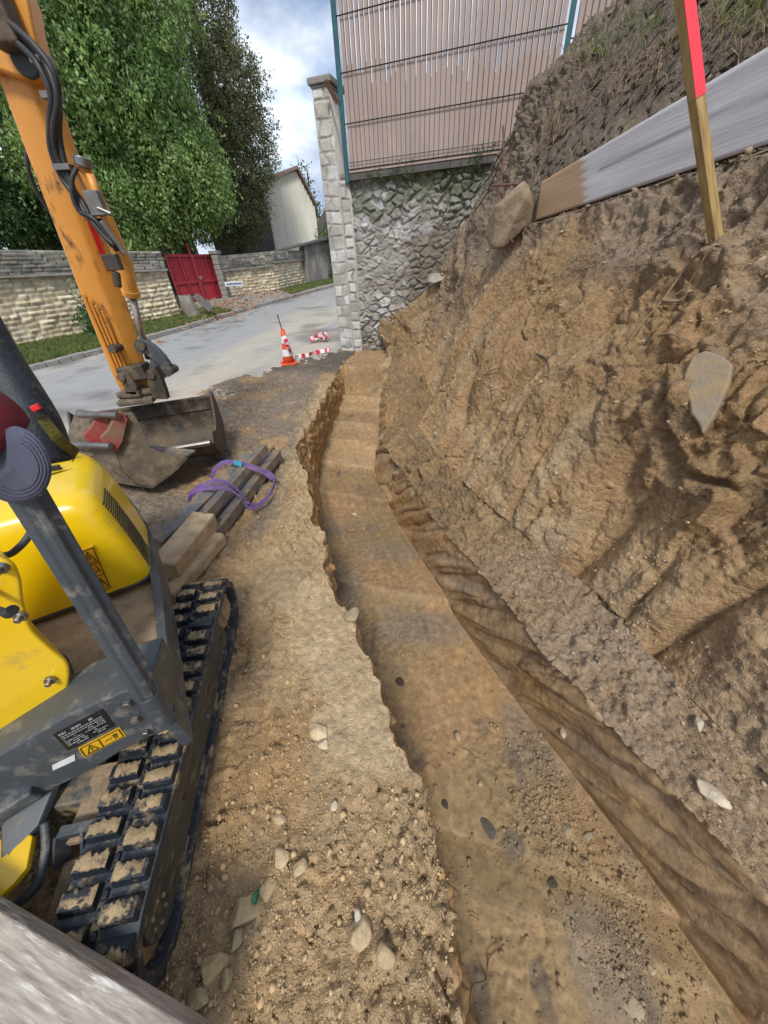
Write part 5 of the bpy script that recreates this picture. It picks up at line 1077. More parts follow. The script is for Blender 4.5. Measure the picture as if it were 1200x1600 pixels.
# linkage
def plate(pts,y,th,name,m_,bev=.008): return MB().prism([AY(px,py,y) for px,py in pts],V3((0,th,0))).build(name,m_,ARM,bevel=bev)
lk=[(208,540),(211,531),(222,530),(240,540),(256,556),(268,574),(269,585),(262,590),(255,582),(243,566),(228,554),(214,552)]
plate(lk,3.22,.05,'link_arm',M['grey']); plate(lk,3.42,.05,'link_arm',M['grey'])
plate([(234,558),(244,562),(250,590),(243,600),(232,580)],3.25,.2,'inner_link',M['grey'])
plate([(228,580),(240,574),(250,588),(258,610),(262,624),(240,624),(230,600)],3.2,.06,'coupler_cheek',M['rusty']); plate([(189,580),(200,584),(214,605),(214,618),(196,616)],3.2,.06,'coupler_cheek',M['rusty'])
for px,py in ((221,541),(264,580),(237,586),(190,590),(176,545)):
    c=AY(px,py,3.2); MB().cyl(c-V3((0,.02,0)),c+V3((0,.12,0)),.034,16).build('pin',M['rusty'],ARM,bevel=.006)
mb=MB(); mb.beam(AY(192,585,3.3),AY(232,578,3.3),.15,.13); mb.build('stick_nose',M['rusty'],ARM,bevel=.02)
mb=MB(); mb.box(AY(216,624,3.26),(.30,.2,.05),(V3((.97,.2,0)).normalized(),V3((-.2,.97,0)).normalized(),UP)); mb.box(AY(210,612,3.28),(.17,.16,.07)); mb.cyl(AY(183,618,3.22),AY(247,610,3.3),.03,12); mb.build('quick_coupler',M['bucketb'],ARM,bevel=.015)
# wide ditching bucket fixed to the coupler
def bucket(name,par,cA,cB,secp,th,material,lipmat,label=None,cheek_front=None,origin=None):
    ax=(cB-cA); axn=V3((ax.x,ax.y,0)).normalized(); fw=V3((axn.y,-axn.x,0)); fw=fw if fw.y<0 else -fw
    P=lambda c,s,z: c+fw*s+UP*z
    cs=catmull([V3((s,0,z)) for s,z in secp],5); mb=MB(); rings=[]
    inn=[]
    for i,q in enumerate(cs):
        t=(cs[min(i+1,len(cs)-1)]-cs[max(i-1,0)]).normalized(); n=V3((-t.z,0,t.x)); inn.append(V3((q.x,0,q.z))+n*th)
    for q,w in zip(cs,inn): rings.append([P(cA,q.x,q.z),P(cB,q.x,q.z),P(cB,w.x,w.z),P(cA,w.x,w.z)])
    mb.loft(rings); sh=mb.build('shell',material,par,bevel=.004)
    for c,o in ((cA,-axn),(cB,axn)):
        out=[P(c,q.x,q.z) for q in cs]; mid=[P(c,*q) for q in (cheek_front or [(secp[-1][0]*.6,secp[-1][1]+.10),(0,secp[0][1]*.72),(secp[0][0]*.7,secp[0][1]*.85)])]
        MB().prism(out+mid,o*.022).build('cheek_plate',material,par,bevel=.005)
    q=cs[-1]; MB().cyl(P(cA,q.x,q.z+.01),P(cB,q.x,q.z+.01),.028,12).build('lip_bar',lipmat,par)
    q=cs[0]; MB().beam(P(cA,q.x,q.z-.06),P(cB,q.x,q.z-.06),.03,.13).build('back_rim',material,par,bevel=.005)
cA=AY(100,672,2.98); cB=AY(332,655,3.22); cA.z=.20; cB.z=.24
BK=empty('ditching_bucket',V3((cA.x,cA.y,.2))); BK.parent=ARM; BK.location=tuple(cA.lerp(cB,.5)-ARM.location)
bucket('b',BK,cA,cB,[(-.26,.46),(-.28,.32),(-.25,.14),(-.12,.02),(.06,.0),(.22,.07),(.31,.20)],.02,M['rusty'],M['steel'],cheek_front=[(.22,.27),(.10,.24),(.0,.27),(-.10,.38),(-.2,.52)])
# narrow digging bucket lying in front
SB=empty('digging_bucket',G(235,765),'mud stained narrow digging bucket with red brackets lying against the wide bucket','bucket')
PA=AY(235,705,2.62); PB=PA+V3((.93,.36,0))
ck=[(197,646),(207,645),(222,668),(236,700),(262,712),(300,708),(276,735),(254,752),(238,763),(213,759),(188,735),(178,702),(184,678)]
ckp=[AP(px,py,PA,PB) for px,py in ck]; ln_=V3((-.50,-.0,0))
MB().prism(ckp,V3((-.02,.02,0))).build('cheek_plate',M['bucketb'],SB,bevel=.006)
MB().prism([p+V3((-.48,.16,0)) for p in ckp],V3((-.02,.02,0))).build('cheek_plate',M['bucketb'],SB,bevel=.006)
mb=MB(); cs=ckp[4:]+[ckp[0]]; rings=[]
cen_=sum(ckp,V3())/len(ckp)
for q in cs: w=q.lerp(cen_,.07); k=V3((-.48,.16,0)); rings.append([q,q+k,w+k,w])
mb.loft(rings); mb.build('shell',M['bucketb'],SB,bevel=.004)
MB().beam(ckp[5]+V3((-.0,0,0)),ckp[5]+V3((-.48,.16,0)),.09,.018).build('cutting_edge',M['steelbar'],SB,bevel=.004)
for dx in (0,-.17):
    mb=MB(); o_=V3((dx,-dx*.35,0)); mb.prism([AP(px,py,PA+V3((0,-.04,0)),PB+V3((0,-.04,0)))+o_ for px,py in ((178,655),(190,643),(200,655),(192,690),(182,706),(166,700),(158,684),(170,672))],V3((-.03,.02,0))); mb.build('hanger_bracket',M['redpaint'],SB,bevel=.005)
for px,py,l in ((181,645,.36),(170,692,.42)):
    c=AP(px,py,PA,PB)+V3((.05,-.06,0)); MB().cyl(c,c+V3((-l,.10,-.01)),.024,14).build('pin',M['steel'],SB,bevel=.004)
mb=MB(); mb.prism([AY(px,py,2.72) for px,py in ((100,690),(112,672),(140,655),(150,645),(142,672),(128,700),(112,712))],V3((.03,.06,0))); mb.build('side_rail',M['mud'],SB,bevel=.01)
mb=MB(); mb.beam(AY(112,706,2.66),AY(178,706,2.66),.10,.03); mb.build('cross_rail',M['mud'],SB,bevel=.006)
# ================================================================== BARS, BLOCKS, SLING
def barthing(name,label,a,b,w,h,m_,cat,group=None,roll=0,bev=.008):
    mb=MB(); mb.beam(a,b,w,h,up=V3((roll,0,1))); return tag(mb.build(name,m_,origin=V3((a+b)/2)-V3((0,0,h/2)),bevel=bev),label,cat,group)
barthing('steel_bar','leftmost of the dark grey steel bars held by the purple sling',G(248,850,.07),G(392,714,.17),.10,.09,M['steelbar'],'steel bar','steel bars in the purple sling',.2)
barthing('steel_bar','lightest middle steel bar lying highest in the purple sling',G(318,808,.20),G(413,699,.24),.075,.07,M['steelbar'],'steel bar','steel bars in the purple sling',-.15)
barthing('steel_bar','rightmost muddy steel bar nearest the trench under the purple sling',G(338,832,.07),G(434,709,.12),.08,.09,M['steelbar'],'steel bar','steel bars in the purple sling')
barthing('steel_bar','dark steel bar showing low between the other slung bars',G(330,815,.07),G(424,712,.08),.07,.08,M['steelbar'],'steel bar','steel bars in the purple sling')
barthing('timber_block','upper light mud stained timber block at the near end of the steel bars',G(258,893,.16),G(323,812,.16),.165,.15,M['woodblock'],'timber','timber blocks by the steel bars',.1,.016)
barthing('timber_block','lower rounded timber block lying on the ground beside the taller one',G(262,937,.055),G(346,838,.055),.10,.11,M['woodblock'],'timber','timber blocks by the steel bars',0,.03)
sx=lambda X,Y,dz: G(230+X*.3417,560+Y*.3417,dz)
l1=[(192,655,.10),(205,612,.16),(270,572,.22),(335,560,.26),(400,590,.27),(450,645,.22),(485,672,.12),(530,655,.10),(572,600,.12),(580,548,.15),(548,520,.2),(490,505,.25),(430,485,.27),(365,472,.25),(320,500,.2),(290,548,.13)]
l2=[(200,632,.09),(240,600,.19),(300,590,.24),(360,595,.27),(420,630,.25),(468,682,.14),(520,668,.09),(560,618,.10)]
l3=[(300,520,.15),(345,478,.24),(420,478,.28),(500,500,.26),(560,540,.16),(585,560,.1),(575,600,.06)]
SL=empty('lifting_sling',G(365,780,.02),'purple webbing sling looped twice round the steel bars','sling')
for i,l in enumerate((l1,l2,l3)):
    pts=catmull([sx(*q) for q in l],6); mb=MB(); mb.ribbon(pts,[V3((.25*math.sin(k*.13+i),.15*math.cos(k*.1),.9)) for k in range(len(pts))],.036,.004); mb.build('webbing_loop',M['purple'],SL)
mb=MB(); mb.ribbon([sx(398,474,.29),sx(432,486,.29)],[V3((.1,.1,.9))]*2,.038,.008); mb.build('label',M['cyan'],SL)
for k,(a,b) in enumerate((((487,470,.05),(497,425,.12)),((556,430,.1),(575,415,.14)),((590,470,.03),(606,452,.1)))):
    mb=MB(); p,q=sx(*a),sx(*b); mb.tube(catmull([p,p.lerp(q,.5)+V3((.03,0,.02)),q],4),.009,6); tag(mb.build('steel_hook',M['rusty'],origin=p),['thin bent steel hook left of the bar tips','thin bent steel hook between the bar tips','short dark steel hook right of the bar tips'][k],'hook')
# ---- bottom left board resting on the near end of the track
e0=AZ(-160,1326,.40); e1=AZ(322,1622,.375); dd_=(e1-e0).normalized(); bkd=V3((-.28,-.9,-.34)).normalized(); bkd=(bkd-dd_*bkd.dot(dd_)).normalized()
nn_=dd_.cross(bkd).normalized(); nn_=nn_ if nn_.z>0 else -nn_
mb=MB(); mb.hexa([e0-nn_*.05,e1-nn_*.05,e1+bkd*.9-nn_*.05,e0+bkd*.9-nn_*.05],[e0,e1,e1+bkd*.9,e0+bkd*.9])
wb=mb.build('weathered_board',M['oldwood'],origin=(e0+e1)/2,bevel=.006); reframe(wb,dd_,nn_); tag(wb,'thick weathered grey board leaning on the near end of the track','board')
# ================================================================== CONE AND TAPE
cb=G(452,569); ct=AY(441,514,cb.y); CN=empty('traffic_cone',cb,'orange and white striped traffic cone with a thin rod in its top','traffic cone')
lean=(ct-cb); H_=lean.z
def cq(t): return cb+V3((lean.x*t,0,H_*t))
def cr(t): return .105-.075*t
mb=MB(); mb.box(cb+V3((0,0,.02)),(.28,.28,.035),(V3((.96,.27,0)),V3((-.27,.96,0)),UP)); mb.build('base',M['coneo'],CN,bevel=.015)
mb=MB(); mb.tube([cq(t) for t in (.04,.3,.6,1.)],[cr(t) for t in (.04,.3,.6,1.)],24); cbod=mb.build('body',M['coneo'],CN,smooth=True)
for a,b in ((.26,.45),(.62,.80)): MB().tube([cq(a),cq(b)],[cr(a)+.003,cr(b)+.003],24,cap=False).build('reflective_band',M['white'],cbod,smooth=True)
MB().tube([cq(.9),AY(433,491,cb.y)],.010,8).build('rod',M['rust'],CN)
def tape(label,pts,w,seed,name='barrier_tape'):
    P=catmull(pts,7); r=random.Random(seed); mb=MB(); dirs=[V3((math.sin(k*.5+seed)*.6,.2,.8)) for k in range(len(P))]; mb.ribbon(P,dirs,w,.002)
    cl=[]
    for i in range(len(P)): cl+=[(.62,.02,.05) if (i//3)%2 else (.72,.72,.72)]*4
    return tag(mb.build(name,M['tapecol'],origin=P[0],cols=np.array(cl)),label,'barrier tape','red and white barrier tape')
tape('red and white tape hanging down the right side of the cone',[AY(443,525,cb.y-.1),AY(449,537,cb.y-.12),AY(452,545,cb.y-.12),G(461,556,.06)],.07,1)
tape('loose length of red and white tape lying between the cone and the pillar',[G(466,556,.04),G(480,555,.06),G(492,551,.05),G(508,548,.05),G(516,545,.1)],.07,2)
r_=random.Random(4); bc=G(498,528,.08); pts=[bc+V3((r_.uniform(-.22,.22),r_.uniform(-.12,.12),r_.uniform(-.04,.10))) for _ in range(12)]
tape('crumpled heap of red and white tape by the road edge near the pillar',pts,.07,3)
mb=MB(); mb.tube([G(461,557,.03),G(476,555,.05)],.012,6); tag(mb.build('wooden_stick',M['stake'],origin=G(461,557,.02)),'thin pale stick on the ground right of the cone','stick')
# ================================================================== STAKE, PLANK ON THE BANK
BL=AY(838,345,4.15); BRt=AY(1200,226,2.62); tl_=AP(818,291,BL,BRt); hgt=.30; dirp=(BRt-BL).normalized(); n_p=V3((dirp.y,-dirp.x,0)).normalized(); n_p=n_p if n_p.x<0 else -n_p
Lp_=(BRt-BL).length+1.6; mb=MB(); nS=150; nV=16; VV=[];CCc=[]
htl=AP(820,292,BL,BRt).z-BL.z; htr=AP(1200,60,BL,BRt).z-BRt.z
for side in (0,1):
    for i in range(nS+1):
        for j in range(nV+1):
            s=Lp_*i/nS; p=BL+dirp*s; hh=htl+(htr-htl)*min(1.,s/(BRt-BL).length); z=hh*j/nV; p=p+UP*z+n_p*(.022 if side==0 else -.012)
            VV.append(tuple(p)); q=np.array([[s*1.5,z*9,side]]); t=float(ss(.46,.50,np.array([s-.12*(.5-j/nV)+.03*math.sin(j*2.1)]))[0]); g_=float(fbm(q,3,77)[0])
            seam=1-.55*math.exp(-((j/nV-.52-.06*math.sin(s*2))/.035)**2)*(s>.6)
            a=np.array([.37,.25,.15]); b=np.array([.50,.50,.53]); t*=.88+.12*g_; t=t*(1-.5*(1 if j==0 else 0)); CCc.append(tuple((a*(1-t)+b*t)*(1+.25*g_)*seam))
FQ=[];k0=(nS+1)*(nV+1)
for i in range(nS):
    for j in range(nV):
        a=i*(nV+1)+j; FQ.append((a,a+nV+1,a+nV+2,a+1)); FQ.append((k0+a,k0+a+1,k0+a+nV+2,k0+a+nV+1))
    a=i*(nV+1); FQ.append((a+nV,a+2*nV+1,k0+a+2*nV+1,k0+a+nV)); FQ.append((a,k0+a,k0+a+nV+1,a+nV+1))
for j in range(nV): FQ.append((j,j+1,k0+j+1,k0+j)); a=nS*(nV+1)+j; FQ.append((a,k0+a,k0+a+1,a+1))
plk=link_mesh('plank',VV,np.array(FQ),M['plank'],origin=BL,cols=np.array(CCc)); reframe(plk,dirp,UP); tag(plk,'long whitish grey plank on edge across the bank, its left end bare brown wood','plank')
s0_=AY(1116,352,2.38); s1_=AY(1088,155,2.47); s2_=AY(1062,-60,2.6); STK=empty('marking_stake',s0_,'square timber stake with a pink red painted top standing before the plank','stake')
dq=(s2_-s0_).normalized(); vq_=(V3((0,0,CAMH))-s0_).normalized(); sdq=dq.cross(vq_).normalized(); fq=sdq.cross(dq).normalized(); fq=fq if fq.dot(vq_)>0 else -fq
sdq=sdq if sdq.x>0 else -sdq
def stk(a,b,mt,nm,wa,wb,g=0.):
    mb=MB(); rings=[]
    for p,w in ((a,wa),(b,wb)): rings.append([p-sdq*(w*.52+g)-fq*.01,p-sdq*w*.02+fq*(w*.5+g),p+sdq*(w*.52+g)-fq*.004,p+sdq*w*.0-fq*(w*.5+g)])
    mb.loft(rings); o=mb.build(nm,mt,STK,bevel=.003); o.data.transform(Matrix.Translation(-(a-s0_))); o.location=a-s0_; return reframe(o,sdq,dq)
wf=lambda p: .068
lowp=s0_-dq*.25
stk(lowp,s1_,M['stake'],'shaft',.062,.064); stk(s1_,s2_,M['stake'],'painted_top',.064,.066)
mb=MB(); p=s1_; w=.064; mb.prism([s1_-sdq*w*.02+fq*(w*.5+.002),s1_+sdq*(w*.52+.002)-fq*.004,s2_+sdq*(w*.52+.002)-fq*.004,s2_-sdq*w*.02+fq*(w*.5+.002)],(sdq+fq).normalized()*.0015); mb.build('paint',M['pinkpaint'],STK)
# rusty rods by the boulder
mb=MB(); mb.tube(catmull([AY(786,196,4.6),AY(787,250,4.5),AY(780,300,4.35),AY(776,335,4.2),AY(785,360,4.12),AY(803,380,4.1)],6),.009,8); tag(mb.build('bent_rod',M['rust'],origin=AY(803,380,4.1),smooth=True),'thin rusty rod bent over the boulder at the corner of the bank','rod')
mb=MB(); mb.tube([AY(768,290,4.4),AY(822,287,4.3)],.011,8); tag(mb.build('iron_bar',M['rust'],origin=AY(768,290,4.4)),'short rusty iron bar lying level behind the boulder','rod')

# ================================================================== ROCKS, CRUMBS, ROOTS
def rockmesh(size,seed,flat=1.,sub=4,fac=2.2):
    bm=bmesh.new(); bmesh.ops.create_icosphere(bm,subdivisions=sub,radius=1); V=np.array([v.co[:] for v in bm.verts]); F=[[v.index for v in f.verts] for f in bm.faces]; bm.free()
    r=np.random.default_rng(seed*13+1); npl_=13 if sub>2 else 8; nk=r.normal(size=(npl_,3)); nk/=np.linalg.norm(nk,axis=1,keepdims=True); hk=(.62 if sub>2 else .5)+.3*r.random(npl_)
    dt=V@nk.T; rad=np.where(dt>.12,hk[None,:]/np.maximum(dt,.12),9).min(1).clip(.5,1.25); o=seed*3.71
    V2=V*rad[:,None]*(1+.10*fbm(V*1.3+o,3,seed)[:,None]+(.05*fbm(V*6+o,3,seed+1)[:,None] if sub>2 else 0)); V2=V2*np.array(size); V2[:,2]*=flat
    return V2,np.array(F)
def rock(name,label,pos,size,seed,col,cat='stone',group=None,rot=0,tilt=(0,0),sub=4,spots=None):
    V,F=rockmesh(size,seed,sub=sub); R=np.array(Matrix.Rotation(rot,3,'Z')@Matrix.Rotation(tilt[0],3,'X')@Matrix.Rotation(tilt[1],3,'Y')); V=V@R.T+np.array(pos)
    c=np.array(col)[None,:]*(1+.25*fbm(V*14,4,seed+5,.6))[:,None]
    if spots: t=ss(.32,.5,fbm(V*6,3,seed+9)); c=c*(1-t)[:,None]+np.array(spots)*t[:,None]
    return tag(link_mesh(name,V,F,M['stone'],origin=pos,smooth=True,cols=np.clip(c,0,1)),label,cat,group)
def on(px,py,up=.3,s=.03): p,n=bank_hit(px,py); return p+n*(s*up)
STN=(.52,.38,.21)
p=AY(792,336,4.12); rock('boulder','big pale brown boulder with white lime spots at the left end of the plank',p+Vector((.03,.10,0)),(.185,.18,.205),9,(.25,.19,.125),'boulder',None,.4,(0,.1),5,(.38,.33,.25))
rk=[('flat_stone','flat pale stone jutting from the mound before the rubble wall',680,432,(.30,.16,.07),3,(.36,.32,.27),(.1,-.15)),
('stone','cream stone lying alone on the grey bench at the right of the trench',1125,1250,(.052,.040,.025),4,(.62,.52,.38),(.2,0)),
('stone','rounded stone on the trench floor near the crumbling left wall',553,955,(.045,.04,.035),5,(.36,.29,.19),(0,0)),
('stone','small pale grey stone on the trench floor below the dark step',551,798,(.035,.03,.025),6,(.45,.42,.38),(0,0)),
('clay_lump','reddish brown clay lump on the trench floor beside the grey stone',548,822,(.085,.06,.035),7,(.25,.15,.09),(0,0)),
('clay_lump','dark blue grey clay lump on the trench floor nearest the left edge',627,1060,(.030,.028,.014),8,(.06,.052,.042),(0,0)),
('stone','brown stone lying among crumbs in the middle of the trench floor',713,1145,(.028,.026,.02),9,(.38,.29,.19),(0,0)),
('clay_lump','small round dark clod on the trench floor by the left wall',629,1126,(.014,.014,.012),10,(.14,.11,.08),(0,0)),
('clay_lump','small dark clay flake above the long grey smear on the trench floor',696,1246,(.026,.02,.006),11,(.06,.052,.042),(0,0)),
('clay_lump','oval dark grey flake on the near part of the trench floor',874,1380,(.022,.026,.006),12,(.065,.056,.045),(0,0)),
('stone','pale pebble pair stone on the near trench floor',748,1216,(.016,.02,.012),13,(.42,.33,.22),(0,0)),
('stone','largest ochre stone beside the bottom of the excavator track',377,1424,(.048,.040,.034),14,STN,(0,0)),
('stone','angular ochre stone right of the green glass piece',417,1396,(.032,.028,.024),15,(.47,.35,.19),(0,0)),
('stone','round flattened ochre stone in the middle of the trampled ground',439,1336,(.027,.027,.016),16,(.52,.40,.24),(0,0)),
('stone','ochre stone just right of the round flattened one',468,1345,(.027,.025,.02),17,(.5,.38,.23),(0,0)),
('stone','pale stone resting on the edge of the smooth shelf',491,1138,(.044,.032,.025),18,(.56,.44,.28),(0,0)),
('stone','small pale stone below the one on the shelf edge',503,1158,(.022,.022,.014),19,(.60,.5,.35),(0,0)),
('stone','big tan stone by the near trench lip',566,1466,(.042,.034,.030),20,(.50,.38,.23),(0,0)),
('stone','tan stone tucked under the big one by the near lip',593,1506,(.030,.028,.024),21,(.46,.34,.21),(0,0)),
('stone','ochre lump at the foot of the track end',322,1511,(.036,.034,.03),22,(.48,.36,.19),(0,0)),
('stone','smaller ochre lump right of the track end',349,1516,(.024,.024,.022),23,(.50,.39,.22),(0,0)),
('stone','lonely ochre stone low between track and trench',367,1476,(.024,.022,.02),24,(.5,.38,.22),(0,0)),
('stone','ochre stone at the left bottom near the grey board',300,1557,(.03,.028,.02),25,(.44,.33,.19),(0,0)),
('stone','ochre pair stone above the round flattened one',447,1273,(.019,.018,.014),26,(.55,.43,.26),(0,0)),
('stone','pale ochre stone left of its pair',431,1281,(.019,.018,.014),27,(.50,.38,.22),(0,0)),
('stone','pale stone lying alone high on the trampled ground',522,1267,(.018,.015,.012),28,(.55,.47,.36),(0,0)),
('stone','white sliver of stone near the big tan stone',560,1429,(.024,.011,.009),29,(.68,.62,.52),(0,0)),
('stone','pale shard standing in the bench rubble',872,900+242,(.03,.018,.012),31,(.5,.42,.3),(0,0)),
('stone','yellow clod against the top end of the track',317,936,(.04,.03,.025),32,(.42,.30,.10),(0,0)),
('stone','dirty stone on the lip of the bench above the trench wall',1090,1135,(.035,.02,.02),33,(.55,.47,.36),(0,0)),
('stone','bigger clod in the crumb heap on the trench floor',890,1290,(.035,.028,.016),34,(.36,.28,.19),(0,0)),
('stone','long flat flake leaning in the crumb heap on the trench floor',927,1300,(.045,.014,.012),35,(.33,.26,.18),(.3,0)),
('stone','broad flat stone pressed in the trench floor at the bottom right',1003,1575,(.03,.04,.010),36,(.40,.33,.22),(0,0)),
('stone','flat clay chip above the broad flat stone',1018,1530,(.022,.018,.008),37,(.42,.35,.24),(0,0))]
for nm,lb,px,py,sz,sd_n,col,tl in rk:
    p,n=bank_hit(px,py); big_=.15 if nm!='flat_stone' else .3
    rock(nm,lb,p+n*sz[2]*big_,sz,sd_n,col,'stone' if nm!='clay_lump' else 'clay lump',None,(sd_n*1.3)%3,tl,4 if max(sz)>.03 else 3)
# the long grey clay smear, scraped clay face with broken edges in the bank, green glass
p,n=bank_hit(766,1284); rock('clay_smear','long thin dark grey clay smear across the trench floor',p+Vector((0,0,.001)),(.026,.055,.004),41,(.095,.085,.07),'clay lump',None,.45,(0,0),4)
p,n=bank_hit(1105,605); q=AP(1105,605,p,p+Vector((-n.y,n.x,0)))
sp_px=[(1080,557),(1102,546),(1130,556),(1146,570),(1140,598),(1130,622),(1114,655),(1097,679),(1090,660),(1078,645),(1076,625),(1066,608),(1068,585)]
nn3=(Vector((0,0,CAMH))-p).normalized(); nn3=(nn3*.6+n*.6).normalized(); base_=p+nn3*.012
def onpl(px,py): r=Vector(ray(px,py)); c=Vector((0,0,CAMH)); return c+r*((base_-c).dot(nn3)/r.dot(nn3))
mb=MB(); P_=[onpl(*q) for q in sp_px]; mb.prism(P_,-nn3*.09); o=mb.build('clay_face',M['slab'],origin=base_,bevel=.012); o.data.polygons.foreach_set('use_smooth',np.zeros(len(o.data.polygons),dtype=bool)); tag(o,'smooth grey brown scraped clay face with broken edges in the bank at the right','clay face')
p,n=bank_hit(397,1397); V,F=rockmesh((.012,.022,.02),44,sub=2); tag(link_mesh('glass_shard',V+np.array(p+n*.015),F,M['glassg'],origin=p),'small green glass shard among the ochre stones','glass shard')
# crumbs: thousands of clods on the real surfaces
def crumbs(name,label,n,weight,smin,smax,seed,colf,power=2.6,flat=.7,kind='stuff'):
    r=np.random.default_rng(seed); w=weight.ravel().clip(0); w=w/w.sum(); idx=r.choice(len(w),n,p=w); P=PG.reshape(-1,3)[idx]; base=[]
    for k in range(10):
        v,f=rockmesh((1,1,flat),seed+k,sub=1 if smax<.02 else 2,fac=2); base.append((v,f))
    V=[];F=[];C_=[];off_=0; s=smin*(1-r.random(n)**1)**(-1/power); s=np.minimum(s,smax); cb_=CG.reshape(-1,3)[idx]
    for k in range(10):
        sel=np.where(np.arange(n)%10==k)[0]; v,f=base[k]; a=r.random(len(sel))*6.283; ca,sa=np.cos(a),np.sin(a); sx_=.85+.3*r.random(len(sel))
        X_=v[None,:,0]*sx_[:,None]; Y_=v[None,:,1]/sx_[:,None]; t=r.normal(size=len(sel))*.5; Z_=v[None,:,2]*np.ones((len(sel),1))
        Y2=Y_*np.cos(t)[:,None]-Z_*np.sin(t)[:,None]; Z2=Y_*np.sin(t)[:,None]+Z_*np.cos(t)[:,None]
        XX=X_*ca[:,None]-Y2*sa[:,None]; YY=X_*sa[:,None]+Y2*ca[:,None]
        Q=np.stack([XX,YY,Z2],-1)*s[sel][:,None,None]+P[sel][:,None,:]+np.array([0,0,.35])*s[sel][:,None,None]+(r.normal(size=(len(sel),1,3))*np.array([.006,.006,0]))
        V.append(Q.reshape(-1,3)); F.append((f[None]+(off_+np.arange(len(sel))*len(v))[:,None,None]).reshape(-1,3)); off_+=len(sel)*len(v)
        cc_2=colf(cb_[sel],r)*(.8+.4*r.random((len(sel),1))); C_.append(np.repeat(cc_2,len(v),axis=0))
    return tag(link_mesh(name,np.vstack(V),np.vstack(F),M['crumb'],cols=np.clip(np.vstack(C_),0,1)),label,'soil crumbs',None,kind)
area=np.linalg.norm(np.cross(dc,dr),axis=-1); ZNg=np.tile(ZN,(ny,1)); Xg,Yg,Zg=PG[...,0],PG[...,1],PG[...,2]
nz=vnoise(PG.reshape(-1,3)*2.6,501).reshape(ny,nc); nz2=vnoise(PG.reshape(-1,3)*7,502).reshape(ny,nc); sh=shelf.reshape(ny,nc); dl=dist_lip.reshape(ny,nc)
dens=area*(ZNg==0)*(1-sh)**2*(.25+ss(-.1,.6,nz)*2+ss(0,.6,nz2)*.8+ss(.9,.4,Yg)*1.6*ss(.9,.5,dl)+ss(.35,.0,dl)*ss(1.5,1.9,Yg)*1.5)*(Xg>-1.6)*(Yg<4.5)/(1+.25*Yg**2)
blend=lambda k,c2:(lambda c,r:c*(1-k)+np.array(c2)[None,:]*k)
crumbs('soil_crumbs','ochre crumbs and clods scattered over the trampled ground left of the trench',24000,dens,.0024,.016,601,blend(.38,(.48,.355,.20)),2.75)
heap=np.exp(-(((Xg-.80)/.16)**2+((Yg-.62)/.26)**2))*5+np.exp(-(((Xg-1.02)/.22)**2+((Yg-.1)/.25)**2))*2.4+np.exp(-(((Xg-.25)/.4)**2+((Yg-1.75)/.25)**2))*1.2+np.exp(-(((Xg+.45)/.35)**2+((Yg-2.5)/.3)**2))*1.0+.10+ss(.08,0,np.abs(Xg-xb[:,None]-.12))*.8
crumbs('floor_crumbs','brown crumbs and flakes heaped along the trench floor',13000,area*(ZNg==2)*heap*(.4+ss(-.2,.5,nz2))*(Yg<5)/(1+.12*Yg**2),.0024,.016,611,blend(.5,(.33,.25,.16)),2.4,.6)
bd_=area*((ZNg==4)*1.+((ZNg==5)*.35*(1-ss(.1,.5,Zg))))*(.3+ss(-.2,.5,nz)*1.6)*(Yg<5)*(Yg>-.3)/(1+.15*Yg**2)
crumbs('bench_crumbs','grey brown rubble crumbs strewn over the bench at the foot of the bank',4500,bd_,.0024,.015,621,blend(.5,(.36,.29,.21)),2.7)
bf=area*(ZNg>=5)*(ZNg<10)*(ss(.0,.6,nz2)*1.2+.1)*(Yg<7)*(Yg>.3)
crumbs('bank_crumbs','loose clods clinging to the face of the earth bank',5000,bf,.004,.028,631,blend(.35,(.38,.29,.19)),2.4)
# roots on the bank
def root(label,pts,r,mt='root',name='root',lift=.02):
    P_=[]
    for (px,py) in pts:
        p,n=bank_hit(px,py); v=(Vector((0,0,CAMH))-p).normalized(); P_.append(p+v*(lift+.02))
    mb=MB(); Q_=catmull(P_,6); mb.tube(Q_,[r*(1-.6*i/len(Q_)) for i in range(len(Q_))],6); return tag(mb.build(name,M[mt],origin=P_[0],smooth=True),label,'root')
root('long pale root running down the bank below the stake foot',[(1092,382),(1060,425),(1030,462),(1002,500),(978,530)],.007)
root('pale forked root branching off under the stake foot',[(1130,370),(1098,395),(1066,440),(1034,466)],.006)
root('knotted thick root end in the bank right of the long pale root',[(1032,463),(1055,465),(1070,452),(1084,447)],.010)
root('thin level root crossing the bank below the plank',[(955,410),(985,405),(1020,400),(1060,392)],.005)
root('black curved root sticking out in the middle of the bank',[(834,547),(842,553),(847,563),(852,575)],.008,'black')
root('dark thin root left of the middle of the bank',[(748,585),(775,578),(800,588)],.006)
root('short root over the right slots of the bank',[(1025,518),(1050,512),(1070,520)],.008)
root('thin brown twig on the lower bank above the bench',[(700,795),(722,805),(740,820)],.004)
root('dangling pale root at the top of the dark mound',[(1028,75),(1024,92),(1026,110)],.006)
root('thin root hanging left of the dangling one on the mound',[(918,90),(915,105),(920,120)],.005)
root('thin white root arching inside the trench left wall',[(512,618),(528,615),(540,606)],.004,lift=.01)
root('red brown rootlet lying on the near trench floor',[(738,1420),(748,1428),(760,1440)],.003,'rust',lift=0)
root('long rootlet snaking over the near trench floor',[(790,1475),(772,1492),(760,1515),(748,1545),(746,1575)],.003,'rust',lift=0)
root('pale twig at the foot of the left trench wall',[(668,1262),(676,1248),(680,1236)],.0035)
root('fallen twig across the trench floor by the rounded stone',[(560,985),(576,976),(592,970)],.003,lift=.0)
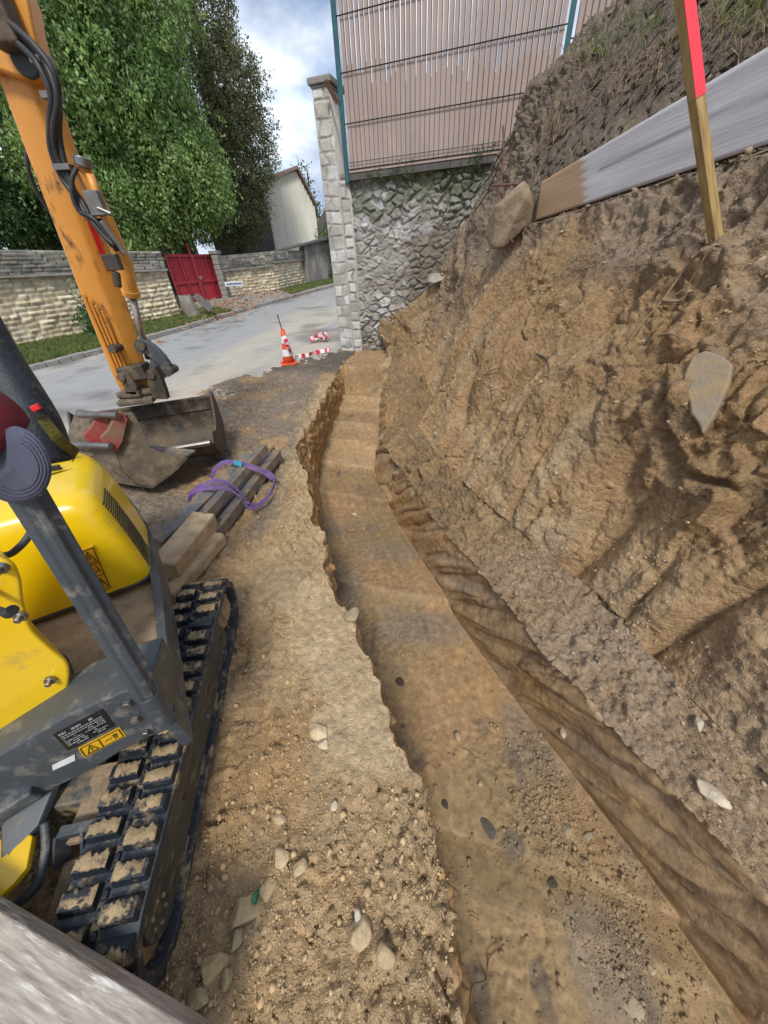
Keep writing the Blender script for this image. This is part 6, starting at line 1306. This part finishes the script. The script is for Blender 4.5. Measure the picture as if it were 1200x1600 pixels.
# hairy rootlets in the dark mound and grass along its crest
def tufts(name,label,boxes,n,hl,seed,mt,droop,kind='stuff',wd=.0016,cat='grass'):
    r=np.random.default_rng(seed); V=[];F=[]; G3=PG.reshape(-1,3)
    for (x0,x1,y0,y1) in boxes:
        pts=[]
        for _ in range(26):
            px,py=r.uniform(x0,x1),r.uniform(y0,y1); pts.append(bank_hit(px,py))
        for _ in range(n):
            p,nn0=pts[r.integers(len(pts))]; p=np.array(p)+r.normal(size=3)*.05; hh=hl*(.4+r.random()); dv=r.normal(size=3)*.6+np.array([-.3,-.4,droop]); dv/=np.linalg.norm(dv); w=np.cross(dv,[.3,.9,.1]); w=w/np.linalg.norm(w)*wd
            m1=p+dv*hh*.5+np.array([0,0,.15*hh]); e_=p+dv*hh; e_[2]-=.12*hh; k=len(V); V+=[p-w,p+w,m1+w*.8,m1-w*.8,e_]; F+=[(k,k+1,k+2),(k,k+2,k+3),(k+3,k+2,k+4)]
    return tag(link_mesh(name,V,np.array(F),M[mt]),label,cat,None,kind)
tufts('crest_grass','green grass tufts along the crest of the dark mound under the fence',[(930,1055,25,60),(900,960,60,85),(1060,1180,-10,15),(1120,1200,0,30)],110,.09,71,'blade',.9,wd=.003)
tufts('dry_rootlets','fine dry rootlets matted in the dark top soil of the mound',[(880,1050,70,140),(830,900,120,230),(1050,1200,20,70)],260,.14,72,'root',-.3,wd=.0018,cat='rootlets')
tufts('rootlet_mat','dark fibrous rootlets below the plank and stake',[(985,1060,360,395),(880,940,400,420),(860,880,860,890)],200,.07,73,'rootd',-.2,wd=.0012,cat='rootlets')
# ivy and moss where wall, fence and mound meet
gm=[AP(px,py,WA,WB_)+WN*.12 for px,py in ((600,272),(640,268),(690,262),(730,255),(752,262),(768,240))]
leafcloud('wall_weeds',None,[((q.x,q.y,q.z),(.22,.08,.035)) for q in gm[:4]]+[((q.x,q.y,q.z),(.14,.12,.10)) for q in gm[4:]],900,.03,[(.045,.075,.025),(.08,.11,.035),(.03,.05,.02)],81,.2); tag(bpy.data.objects['wall_weeds'],'low dark green weeds and moss along the top of the rubble wall','weeds',None,'stuff')
for k,(a,b,c) in enumerate((((770,262),(782,240),(806,205)),((745,300),(770,270),(800,225)),((742,330),(762,300),(778,262)))):
    mb=MB(); mb.tube(catmull([AY(*q,5.4-.2*i) for i,q in enumerate((a,b,c))],5),.007,6); tag(mb.build('dry_branch',M['rootd'],origin=AY(*a,5.4)),['lower dry branch','upper dry branch','leftmost dry branch'][k]+' leaning in the gap between the fence and the mound','branch')
